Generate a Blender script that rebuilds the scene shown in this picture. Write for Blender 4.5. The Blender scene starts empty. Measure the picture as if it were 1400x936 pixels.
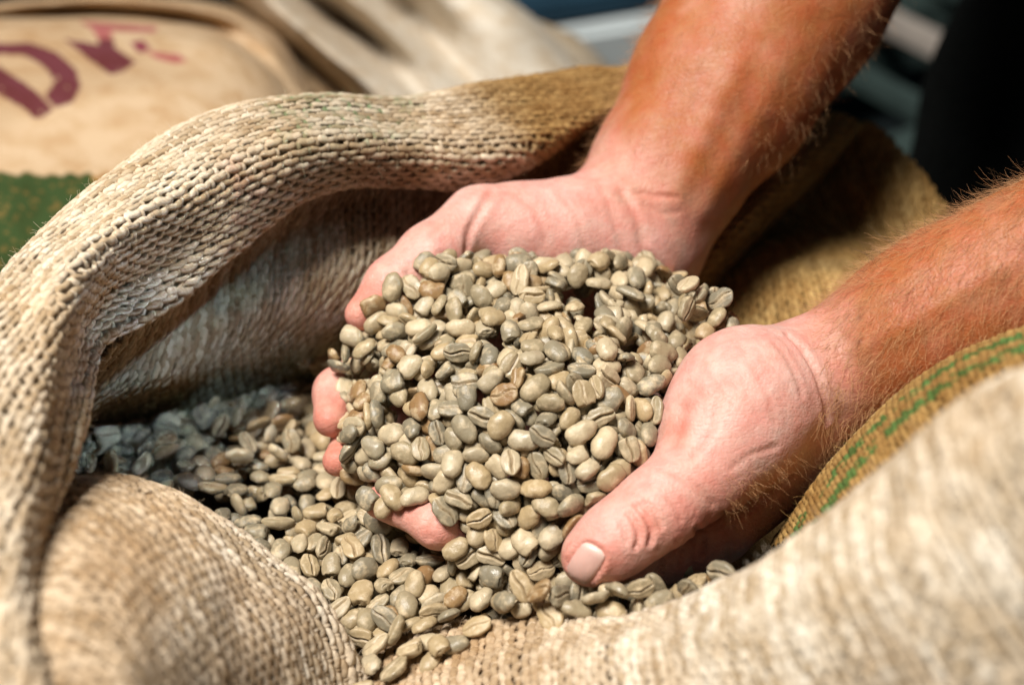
import bpy, math, random
import numpy as np
from mathutils import Vector, Matrix, Quaternion
R = math.radians
rng = np.random.RandomState(7)
S = bpy.context.scene

# ------------------------------------------------------------------ camera
PITCH = R(42)
CAM = np.array([0.0, -0.52*math.cos(PITCH), 0.52*math.sin(PITCH)])
cam = bpy.data.cameras.new('camera'); camo = bpy.data.objects.new('camera', cam)
S.collection.objects.link(camo); S.camera = camo
camo.location = CAM; camo.rotation_euler = (R(90)-PITCH, 0, 0)
cam.lens = 50; cam.sensor_width = 36; cam.clip_start = 0.01; cam.clip_end = 50
cam.dof.use_dof = True; cam.dof.focus_distance = 0.482; cam.dof.aperture_fstop = 5.6
cam.dof.aperture_blades = 0

# ------------------------------------------------------------------ light
W = bpy.data.worlds.new('World'); S.world = W; W.use_nodes = True
W.node_tree.nodes['Background'].inputs[0].default_value = (0.50, 0.72, 0.85, 1)
W.node_tree.nodes['Background'].inputs[1].default_value = 0.045
def area(name, loc, target, size, power, col, size_y=None):
    l = bpy.data.lights.new(name, 'AREA'); l.energy = power; l.color = col
    l.shape = 'RECTANGLE'; l.size = size; l.size_y = size_y or size
    o = bpy.data.objects.new(name, l); S.collection.objects.link(o)
    o.location = loc
    o.rotation_euler = (Vector(target)-Vector(loc)).to_track_quat('-Z', 'Y').to_euler()
    return o
area('key_light', (-0.62, -0.20, 2.0), (-0.02, 0.0, 0), 0.72, 80, (1.0, 0.945, 0.865))  # soft key lamp from the upper left, its source out of view
cw = area('cool_fill_light', (0.36, -0.34, 1.00), (-0.14, 0.015, -0.060), 0.06, 0.017, (0.55, 0.76, 1.0)); cw.data.spread = R(7)  # added narrow cool fill on the beans at back left, no real source
S.view_settings.view_transform = 'Standard'; S.view_settings.look = 'None'
S.view_settings.exposure = 0.20; S.view_settings.gamma = 1.0
S.cycles.max_bounces = 6; S.cycles.diffuse_bounces = 3; S.cycles.glossy_bounces = 2
S.cycles.transparent_max_bounces = 4; S.cycles.caustics_reflective = False

# ------------------------------------------------------------------ helpers
KX = 36/50/1400
FWD = np.array([0, math.cos(PITCH), -math.sin(PITCH)]); UP = np.array([0, math.sin(PITCH), math.cos(PITCH)])
RT = np.array([1.0, 0, 0])
def at(p):
    """picture-plane reading (x, y, metres in front of the camera) -> a point of the place"""
    p = np.asarray(p, float); s = (p[..., 0]-700)*KX; t = (468-p[..., 1])*KX; d = p[..., 2]
    return CAM + d[..., None]*(FWD + s[..., None]*RT + t[..., None]*UP)
def proj(w):
    q = np.asarray(w)-CAM; d = q@FWD
    return 700+(q@RT)/d/KX, 468-(q@UP)/d/KX, d

def hash3(i, j, k, seed=0):
    n = (i*73856093) ^ (j*19349663) ^ (k*83492791) ^ (seed*2654435761 & 0x7fffffff)
    n = (n ^ (n >> 13)) * 1274126177 & 0x7fffffff
    return ((n ^ (n >> 16)) & 0xffff)/65535.0
def vnoise(p, scale, seed=0):
    """value noise, -1..1"""
    q = np.asarray(p)*scale; f = np.floor(q).astype(np.int64); r = q-f; r = r*r*(3-2*r)
    out = 0
    for a in (0, 1):
        for b in (0, 1):
            for c in (0, 1):
                w = (r[..., 0] if a else 1-r[..., 0])*(r[..., 1] if b else 1-r[..., 1])*(r[..., 2] if c else 1-r[..., 2])
                out = out + w*hash3(f[..., 0]+a, f[..., 1]+b, f[..., 2]+c, seed)
    return out*2-1
def nrm(v): return v/np.maximum(np.linalg.norm(v, axis=-1, keepdims=True), 1e-12)

def mesh_np(name, verts, faces, smooth=True):
    """faces: (n,3) or (n,4) int array"""
    me = bpy.data.meshes.new(name); faces = np.asarray(faces, np.int32); k = faces.shape[1]
    me.vertices.add(len(verts)); me.vertices.foreach_set('co', np.asarray(verts, np.float32).ravel())
    me.loops.add(faces.size); me.loops.foreach_set('vertex_index', faces.ravel())
    me.polygons.add(len(faces))
    me.polygons.foreach_set('loop_start', np.arange(0, faces.size, k, dtype=np.int32))
    me.polygons.foreach_set('loop_total', np.full(len(faces), k, np.int32))
    if smooth: me.polygons.foreach_set('use_smooth', np.ones(len(faces), bool))
    me.update(calc_edges=True); me.validate()
    return me
def add_attr(me, name, vals):
    vals = np.asarray(vals, np.float32)
    if vals.ndim == 1:
        a = me.attributes.new(name, 'FLOAT', 'POINT'); a.data.foreach_set('value', vals)
    else:
        a = me.attributes.new(name, 'FLOAT_VECTOR', 'POINT'); a.data.foreach_set('vector', vals.ravel())
def link(name, data, parent=None, mat=None, loc=None, **props):
    o = bpy.data.objects.new(name, data); S.collection.objects.link(o)
    if parent is not None: o.parent = parent
    if mat is not None: data.materials.append(mat)
    if loc is not None: o.location = loc
    for k, v in props.items(): o[k] = v
    return o
def thing(name, label, cat, loc=(0, 0, 0), group=None):
    o = link(name, None, loc=loc, label=label, category=cat)
    if group: o['group'] = group
    return o
def rel(parent, verts):
    off = np.zeros(3)
    while parent is not None: off += np.array(parent.location); parent = parent.parent
    return np.asarray(verts)-off

def grid_faces(r, c, wrap=False):
    i, j = np.meshgrid(np.arange(r-1), np.arange(c if wrap else c-1), indexing='ij')
    j2 = (j+1) % c
    return np.stack([i*c+j, i*c+j2, (i+1)*c+j2, (i+1)*c+j], -1).reshape(-1, 4)
def crspline(P, t):
    """Catmull-Rom through P (n,...) at parameters t in 0..n-1"""
    P = np.asarray(P, float); n = len(P)
    E = np.concatenate([[2*P[0]-P[1]], P, [2*P[-1]-P[-2]]])
    i = np.clip(np.floor(t).astype(int), 0, n-2); f = (t-i).reshape((-1,)+(1,)*(P.ndim-1))
    a, b, c, d = E[i], E[i+1], E[i+2], E[i+3]
    return 0.5*((2*b)+(c-a)*f+(2*a-5*b+4*c-d)*f*f+(3*b-a-3*c+d)*f**3)
def tubes(P, N, rad, sides=5, flat=1.0):
    """P (J,K,3) centre lines, N (J,K,3) normals, rad (J,K): one mesh of J tubes"""
    J, K, _ = P.shape
    T = nrm(np.gradient(P, axis=1)); B = nrm(np.cross(T, N)); N2 = nrm(np.cross(B, T))
    a = np.arange(sides)/sides*2*np.pi
    V = P[:, :, None]+rad[:, :, None, None]*(np.cos(a)[None, None, :, None]*B[:, :, None]+flat*np.sin(a)[None, None, :, None]*N2[:, :, None])
    F = grid_faces(K, sides, True)
    F = (F[None]+(np.arange(J)*K*sides)[:, None, None]).reshape(-1, 4)
    return V.reshape(-1, 3), F
def inpoly(x, y, poly):
    poly = np.asarray(poly, float); c = np.zeros(np.shape(x), bool); n = len(poly)
    for i in range(n):
        x1, y1 = poly[i]; x2, y2 = poly[(i+1) % n]
        hit = ((y1 > y) != (y2 > y)) & (x < (x2-x1)*(y-y1)/(y2-y1+1e-12)+x1)
        c ^= hit
    return c

# ------------------------------------------------------------------ materials
class NT:
    def __init__(s, name):
        s.m = bpy.data.materials.new(name); s.m.use_nodes = True; s.t = s.m.node_tree
        s.b = s.t.nodes['Principled BSDF']
    def n(s, typ, ins=None, **kw):
        x = s.t.nodes.new(typ)
        for k, v in kw.items(): setattr(x, k, v)
        for k, v in (ins or {}).items(): s.set(x.inputs[k], v)
        return x
    def set(s, sock, v):
        if isinstance(v, bpy.types.NodeSocket): s.t.links.new(v, sock)
        elif isinstance(v, bpy.types.Node): s.t.links.new(v.outputs[0], sock)
        elif isinstance(v, (tuple, list)) and len(v) == 3 and sock.type == 'RGBA': sock.default_value = (*v, 1)
        else: sock.default_value = v
    def attr(s, name, out='Fac'): return s.n('ShaderNodeAttribute', attribute_name=name).outputs[out]
    def math(s, op, a, b=0.0, clamp=False):
        x = s.n('ShaderNodeMath', operation=op, use_clamp=clamp); s.set(x.inputs[0], a); s.set(x.inputs[1], b); return x.outputs[0]
    def mix(s, f, a, b, blend='MIX'):
        x = s.n('ShaderNodeMix', data_type='RGBA', blend_type=blend)
        s.set(x.inputs[0], f); s.set(x.inputs[6], a); s.set(x.inputs[7], b); return x.outputs[2]
    def noise(s, scale, detail=3, vec=None, rough=0.5, out=0):
        x = s.n('ShaderNodeTexNoise', {'Scale': scale, 'Detail': detail, 'Roughness': rough})
        s.set(x.inputs['Vector'], vec if vec is not None else s.n('ShaderNodeTexCoord').outputs['Object']); return x.outputs[out]
    def ramp(s, f, lo, hi):
        x = s.n('ShaderNodeMapRange', {'Value': f, 'From Min': lo, 'From Max': hi}); return x.outputs[0]
    def bump(s, h, strength, dist):
        x = s.n('ShaderNodeBump', {'Height': h, 'Strength': strength, 'Distance': dist}); s.set(s.b.inputs['Normal'], x); return x
    def out(s, **kw):
        for k, v in kw.items(): s.set(s.b.inputs[k.replace('_', ' ')], v)
        return s.m

def jute(name, fibre=True):
    m = NT(name)
    tint = m.attr('tint', 'Vector')                      # dye and print of the cloth, plus light painted on the inner wall
    ton = m.attr('tone')                                 # yarn-to-yarn variation, 0..1
    co = m.n('ShaderNodeTexCoord').outputs['Object']
    yc = m.n('ShaderNodeSeparateXYZ', {0: m.attr('yc', 'Vector')})
    tw = m.math('ADD', m.math('MULTIPLY', yc.outputs[1], 1.9), m.math('MULTIPLY', yc.outputs[0], 1.7))
    n1 = m.noise(1.35, 3, m.n('ShaderNodeCombineXYZ', {0: tw, 1: m.math('MULTIPLY', yc.outputs[0], .55), 2: yc.outputs[2]}).outputs[0], 0.65); n2 = m.noise(55, 4, co, 0.6)
    c = m.mix(m.ramp(ton, 0, 1), m.mix(1.0, tint, (0.66, 0.58, 0.48), 'MULTIPLY'), m.mix(1.0, tint, (1.15, 1.16, 1.18), 'MULTIPLY'))
    c = m.mix(m.ramp(n1, 0.3, 0.75), m.mix(1.0, c, (0.72, 0.68, 0.62), 'MULTIPLY'), c)
    c = m.mix(m.ramp(n2, 0.40, 0.8), c, m.mix(1.0, c, (0.85, 0.74, 0.60), 'MULTIPLY'))
    m.bump(n1, 0.8, 0.0005)
    return m.out(Base_Color=c, Roughness=0.85, Specular_IOR_Level=0.25)
M_YARN = jute('jute_yarn')
def far_jute(name, pitch):
    m = NT(name); tint = m.attr('tint', 'Vector'); uv = m.attr('uvmm', 'Vector')
    sx = m.n('ShaderNodeSeparateXYZ', {0: uv})
    wob = m.math('MULTIPLY', m.noise(0.25, 2, uv), 1.2)
    a = m.math('SINE', m.math('MULTIPLY', m.math('ADD', sx.outputs[0], wob), math.pi/pitch))
    b = m.math('SINE', m.math('MULTIPLY', m.math('ADD', sx.outputs[1], wob), math.pi/pitch))
    w = m.math('MULTIPLY', a, b)
    n = m.noise(0.9, 3, uv, 0.7); n2 = m.noise(0.05, 3, uv)
    h = m.math('ADD', m.math('ABSOLUTE', w), m.math('MULTIPLY', n, 0.8))
    c = m.mix(m.ramp(h, 0.15, 1.2), m.mix(1.0, tint, (0.70, 0.64, 0.56), 'MULTIPLY'), m.mix(1.0, tint, (1.12, 1.1, 1.1), 'MULTIPLY'))  # gaps of the weave darkened: occlusion put into the colour
    c = m.mix(m.ramp(n2, 0.42, 0.7), c, m.mix(1.0, c, (0.82, 0.72, 0.6), 'MULTIPLY'))
    m.bump(h, 0.7, 0.0008)
    return m.out(Base_Color=c, Roughness=0.9, Specular_IOR_Level=0.2)
M_FAR = far_jute('woven_jute_cloth', 1.7)
def base_cloth():
    m = NT('cloth_ground'); tint = m.attr('tint', 'Vector')
    return m.out(Base_Color=m.mix(1.0, tint, (0.55, 0.48, 0.38), 'MULTIPLY'), Roughness=0.95, Specular_IOR_Level=0.1)
M_BASE = base_cloth()

def skin():
    m = NT('skin'); col = m.attr('skincol', 'Vector')
    co = m.n('ShaderNodeTexCoord').outputs['Object']
    n1 = m.noise(110, 4, co, 0.6); n2 = m.noise(420, 3, co, 0.6)
    v = m.n('ShaderNodeTexVoronoi', {'Scale': 900, 'Vector': co}); v2 = m.n('ShaderNodeTexVoronoi', {'Scale': 420, 'Vector': co}, feature='DISTANCE_TO_EDGE')
    c = m.mix(m.ramp(n1, 0.35, 0.7), m.mix(1.0, col, (1.0, 0.82, 0.81), 'MULTIPLY'), m.mix(1.0, col, (1.0, 1.12, 1.12), 'MULTIPLY'))
    c = m.mix(m.ramp(n2, 0.35, 0.75), m.mix(1.0, c, (0.93, 0.86, 0.84), 'MULTIPLY'), c)
    h = m.math('ADD', m.math('MULTIPLY', v.outputs[0], 0.35), m.math('MULTIPLY', m.ramp(v2.outputs[0], 0, 0.12), 0.10))
    h = m.math('ADD', h, m.math('MULTIPLY', n2, 0.9))
    mp = m.n('ShaderNodeMapping', {'Vector': co, 'Rotation': (0.3, 0.4, 0.9), 'Scale': (1.0, 3.2, 2.2)})
    v3 = m.n('ShaderNodeTexVoronoi', {'Scale': 150, 'Vector': mp.outputs[0]}, feature='DISTANCE_TO_EDGE')
    h = m.math('ADD', h, m.math('MULTIPLY', m.ramp(v3.outputs[0], 0, 0.10), 0.20))
    m.bump(h, 0.55, 0.0005)
    return m.out(Base_Color=c, Roughness=m.ramp(n2, -1.2, 2.0), Specular_IOR_Level=0.45, Subsurface_Weight=0.14,
                 Subsurface_Radius=(0.0045, 0.0018, 0.0010), Subsurface_Scale=1.0)
M_SKIN = skin()
def simple(name, col, rough=0.6, spec=0.4, nscale=None, amp=0.2, bump=0.0):
    m = NT(name); c = col
    if nscale:
        n = m.noise(nscale, 4)
        c = m.mix(m.ramp(n, 0.3, 0.7), tuple(x*(1-amp) for x in col), tuple(min(1, x*(1+amp)) for x in col))
        if bump: m.bump(n, 0.5, bump)
    return m.out(Base_Color=c, Roughness=rough, Specular_IOR_Level=spec)
def bean_mat():
    m = NT('green_coffee_bean')
    rnd = m.math('FRACT', m.math('ADD', m.n('ShaderNodeSeparateColor', {0: m.n('ShaderNodeObjectInfo').outputs['Color']}).outputs[0], m.attr('tone')))
    gr = m.attr('groove'); rim = m.attr('chaff')
    cr = m.n('ShaderNodeValToRGB'); m.set(cr.inputs[0], rnd); e = cr.color_ramp.elements
    cols = [(0, (.185, .165, .12)), (.25, (.28, .235, .155)), (.40, (.33, .26, .155)), (.60, (.42, .31, .17)), (.70, (.39, .325, .22)), (.88, (.52, .42, .27)), (.93, (.29, .18, .08)), (.999, (.25, .14, .06))]
    e[0].position, e[0].color = 0, (*cols[0][1], 1); e[1].position, e[1].color = cols[1][0], (*cols[1][1], 1)
    for p, c in cols[2:]: x = e.new(p); x.color = (*c, 1)
    co = m.n('ShaderNodeTexCoord').outputs['Object']
    vec = m.n('ShaderNodeVectorMath', operation='ADD'); m.set(vec.inputs[0], co)
    cx = m.n('ShaderNodeCombineXYZ', {0: rnd, 1: rnd}); m.set(vec.inputs[1], cx.outputs[0])
    n = m.noise(260, 4, vec.outputs[0], 0.65); n2 = m.noise(900, 3, vec.outputs[0], 0.7)
    c = m.mix(m.ramp(n, 0.50, 0.74), cr.outputs[0], (.60, .48, .31))               # pale silverskin patches
    c = m.mix(m.math('MULTIPLY', m.ramp(n2, 0.5, 0.8), 0.35), c, (.20, .15, .09))
    c = m.mix(m.math('MULTIPLY', rim, m.ramp(n, 0.25, 0.6)), c, (.56, .44, .28))
    c = m.mix(gr, c, (.16, .10, .045))
    m.bump(m.math('ADD', n, m.math('MULTIPLY', n2, 0.4)), 0.5, 0.0007)
    return m.out(Base_Color=c, Roughness=m.ramp(n, 0.0, 1.15), Specular_IOR_Level=0.5)
M_BEAN = bean_mat()

# ------------------------------------------------------------------ the person: distance field -> one skin surface
def rcone(p, a, b, ra, rb):
    a = np.asarray(a); b = np.asarray(b); ba = b-a; l2 = ba@ba; rr = ra-rb; a2 = l2-rr*rr; il2 = 1/l2
    pa = p-a; y = pa@ba; z = y-l2
    x2 = ((pa*l2-y[..., None]*ba)**2).sum(-1); y2 = y*y*l2; z2 = z*z*l2
    k = np.sign(rr)*rr*rr*x2
    c1 = np.sign(z)*a2*z2 > k; c2 = np.sign(y)*a2*y2 < k
    return np.where(c1, np.sqrt(x2+z2)*il2-rb, np.where(c2, np.sqrt(x2+y2)*il2-ra, (np.sqrt(x2*a2*il2)+y*rr)*il2-ra))
def ellip(p, c, axes, rad):
    q = (p-np.asarray(c))@np.asarray(axes).T; rad = np.asarray(rad)
    k0 = np.sqrt(((q/rad)**2).sum(-1)); k1 = np.sqrt(((q/rad**2)**2).sum(-1))
    return k0*(k0-1)/np.maximum(k1, 1e-9)
def smin(a, b, k):
    h = np.clip(0.5+0.5*(b-a)/k, 0, 1); return b+(a-b)*h-k*h*(1-h)
def chain(pts):
    """[(x, y, depth, radius in picture px)] -> world points and metre radii"""
    w = at([q[:3] for q in pts]); r = [q[3]*KX*q[2] for q in pts]; return w, r
class Field:
    def __init__(s): s.parts = []; s.lo = np.full(3, 9.); s.hi = np.full(3, -9.)
    def add(s, f, k, lo, hi): s.parts.append((f, k)); s.lo = np.minimum(s.lo, lo); s.hi = np.maximum(s.hi, hi)
    def limb(s, pts, k, inner=0.004, squash=None):
        w, r = chain(pts) if len(pts[0]) == 4 else (np.array([q[0] for q in pts]), [q[1] for q in pts])
        def f(p):
            d = None
            for i in range(len(w)-1):
                e = rcone(p, w[i], w[i+1], r[i], r[i+1]); d = e if d is None else smin(d, e, inner)
            return d
        s.add(f, k, w.min(0)-max(r), w.max(0)+max(r)); return s
    def blob(s, c, axes, rad, k): s.add(lambda p: ellip(p, c, axes, rad), k, c-max(rad), c+max(rad)); return s
    def __call__(s, p):
        d = None
        for f, k in s.parts:
            e = f(p); d = e if d is None else smin(d, e, k)
        return d
def surface_nets(field, h, pad=0.012):
    lo = field.lo-pad; hi = field.hi+pad; blk = 8
    n = (np.ceil((hi-lo)/h/blk).astype(int))*blk+1
    nb = (n-1)//blk
    bc = np.stack(np.meshgrid(*[np.arange(k) for k in nb], indexing='ij'), -1)
    cen = lo+(bc+0.5)*blk*h
    act = np.abs(field(cen)) < blk*h*1.25+0.004
    D = np.full(n, 1.0, np.float32)
    val = field(cen)
    D[:-1, :-1, :-1] = np.repeat(np.repeat(np.repeat(np.sign(val), blk, 0), blk, 1), blk, 2)
    D[-1] = D[-2]; D[:, -1] = D[:, -2]; D[:, :, -1] = D[:, :, -2]
    off = np.stack(np.meshgrid(*[np.arange(blk+1)]*3, indexing='ij'), -1).reshape(-1, 3)
    ab = bc[act]*blk
    for s0 in range(0, len(ab), 400):
        I = (ab[s0:s0+400, None]+off[None]).reshape(-1, 3)
        D[I[:, 0], I[:, 1], I[:, 2]] = field(lo+I*h)
    neg = D < 0
    cnt = np.zeros(np.array(n)-1, np.int8)
    for a in (0, 1):
        for b in (0, 1):
            for c in (0, 1): cnt += neg[a:n[0]-1+a, b:n[1]-1+b, c:n[2]-1+c]
    cells = np.argwhere((cnt > 0) & (cnt < 8)); idx = np.full(cnt.shape, -1, np.int32); idx[tuple(cells.T)] = np.arange(len(cells))
    acc = np.zeros((len(cells), 3)); w = np.zeros(len(cells))
    cor = [(a, b, c) for a in (0, 1) for b in (0, 1) for c in (0, 1)]
    for i in range(8):
        for j in range(i+1, 8):
            if sum(abs(cor[i][k]-cor[j][k]) for k in range(3)) != 1: continue
            A = np.array(cor[i]); B = np.array(cor[j])
            da = D[tuple((cells+A).T)]; db = D[tuple((cells+B).T)]; m = (da < 0) != (db < 0)
            t = np.where(m, da/np.where(m, da-db, 1), 0)[:, None]
            acc += np.where(m[:, None], A+(B-A)*t, 0); w += m
    V = lo+(cells+acc/w[:, None])*h
    F = []
    for ax in range(3):
        o1, o2 = [(1, 2), (2, 0), (0, 1)][ax]
        sl = [slice(1, n[k]-1) for k in range(3)]; sl[ax] = slice(0, n[ax]-1)
        sh = list(sl); sh[ax] = slice(1, n[ax])
        a = neg[tuple(sl)]; b = neg[tuple(sh)]; e = np.argwhere(a != b); base = np.array([s_.start for s_ in sl])
        fl = a[tuple(e.T)]; e = e+base
        d1 = np.zeros(3, int); d1[o1] = 1; d2 = np.zeros(3, int); d2[o2] = 1
        q = np.stack([idx[tuple((e-d1-d2).T)], idx[tuple((e-d2).T)], idx[tuple(e.T)], idx[tuple((e-d1).T)]], 1)
        q[~fl] = q[~fl][:, ::-1]
        F.append(q)
    F = np.concatenate(F); F = F[(F >= 0).all(1)]
    # two Newton steps onto the true surface
    for _ in range(2):
        e = 0.0004; d = field(V)
        g = np.stack([field(V+np.eye(3)[k]*e)-field(V-np.eye(3)[k]*e) for k in range(3)], -1)/(2*e)
        V = V-nrm(g)*np.clip(d, -h, h)[:, None]
    g = np.stack([field(V+np.eye(3)[k]*h*.7)-field(V-np.eye(3)[k]*h*.7) for k in range(3)], -1)
    return V, F, nrm(g)
def polydist(V, pts):
    d = np.full(len(V), 9.)
    for a, b in zip(pts[:-1], pts[1:]):
        t = np.clip(((V-a)@(b-a))/((b-a)@(b-a)), 0, 1)[:, None]; d = np.minimum(d, np.linalg.norm(V-a-t*(b-a), axis=1))
    return d
def crease(V, N, field, px, depth, width, red=None):
    """a furrow along a picture-plane line, dropped onto the surface"""
    ray = at(px); pts = []
    for q in px:                                    # march along the view ray to the skin
        dd = np.linspace(q[2]-0.06, q[2]+0.06, 241); P = at(np.stack([np.full(241, q[0]), np.full(241, q[1]), dd], 1)); f = field(P)
        k = np.argmax(f < 0.0003); pts.append(P[k] if (f < 0.0003).any() else P[np.argmin(f)])
    dn = polydist(V, np.array(pts)); w = np.exp(-(dn/width)**2)
    ridge = np.exp(-((dn-width*2.1)/(width*1.1))**2)
    V -= N*(depth*w-0.28*depth*ridge)[:, None]
    if red is not None: red[:] = np.maximum(red, w*0.8)

# far arm: the right forearm comes from the top, thumb lies along the back of the heap
A1 = Field()
A1.limb([(865, 318, .572, 92), (912, 235, .580, 98), (985, 125, .592, 122), (1062, 0, .604, 140), (1150, -150, .615, 150), (1215, -270, .62, 120)], 0.012, 0.012)
A1.limb([(845, 330, .572, 78), (770, 322, .558, 70), (700, 318, .552, 60), (655, 305, .548, 42)], 0.016, 0.010)
A1.limb([(880, 350, .580, 70), (800, 420, .598, 68), (720, 480, .598, 60)], 0.014, 0.01)     # heel of the hand and palm, under the beans
A1.limb([(800, 380, .59, 66), (700, 400, .588, 56), (640, 420, .58, 46)], 0.014, 0.01)
A1.limb([(650, 300, .545, 44), (588, 350, .532, 41), (538, 392, .526, 37), (494, 430, .522, 23)], 0.006, 0.006)  # thumb
A1.limb([(640, 420, .58, 38), (520, 490, .56, 32), (462, 535, .525, 30), (452, 572, .510, 24)], 0.003, 0.006)  # index finger
A1.limb([(660, 470, .585, 36), (550, 560, .56, 31), (485, 600, .525, 27), (462, 630, .505, 21)], 0.003, 0.006)   # middle finger
A1.limb([(690, 520, .585, 34), (600, 620, .56, 29), (530, 655, .535, 25)], 0.003, 0.006)
A1.limb([(740, 550, .585, 30), (680, 630, .56, 26), (640, 670, .54, 22)], 0.003, 0.006)
# near arm: the left forearm comes from the right edge, thumb nearest the camera
A2 = Field()
A2.limb([(1095, 528, .497, 74), (1150, 508, .495, 80), (1250, 452, .488, 100), (1330, 408, .482, 104), (1425, 365, .475, 106), (1600, 275, .46, 116), (1700, 220, .455, 110)], 0.012, 0.012)
A2.limb([(1120, 560, .500, 58), (1190, 520, .505, 66), (1300, 460, .505, 80)], 0.010, 0.01)
A2.limb([(1085, 525, .492, 76), (1022, 548, .482, 92), (990, 595, .474, 78), (962, 642, .466, 60)], 0.010, 0.012)  # thenar mound
A2.limb([(1090, 560, .50, 66), (1050, 635, .500, 62), (1020, 680, .498, 48)], 0.012, 0.01)  # side of the hand
A2.limb([(1060, 520, .51, 60), (960, 560, .528, 56), (880, 620, .528, 50)], 0.012, 0.01)     # palm under the heap
A2.limb([(1030, 600, .515, 56), (940, 660, .52, 48), (880, 700, .515, 40)], 0.010, 0.01)
A2.limb([(965, 640, .466, 60), (915, 682, .459, 50), (880, 708, .456, 46), (840, 738, .453, 45), (806, 762, .452, 39)], 0.006, 0.008)  # thumb
T2 = Field()
T2.limb([(1040, 676, .500, 46), (985, 728, .490, 38), (950, 746, .486, 34), (905, 764, .480, 31), (850, 786, .474, 25)], 0.003, 0.004)  # index finger under the thumb
T2.limb([(900, 700, .515, 36), (760, 735, .505, 30), (665, 736, .484, 25), (600, 718, .474, 27), (520, 686, .484, 22)], 0.003, 0.006)  # middle finger, out under the beans
T2.limb([(880, 660, .53, 34), (720, 660, .525, 30), (600, 640, .52, 26)], 0.003, 0.006)
A2.add(lambda p: T2(p), 0.0022, T2.lo, T2.hi)

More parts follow.
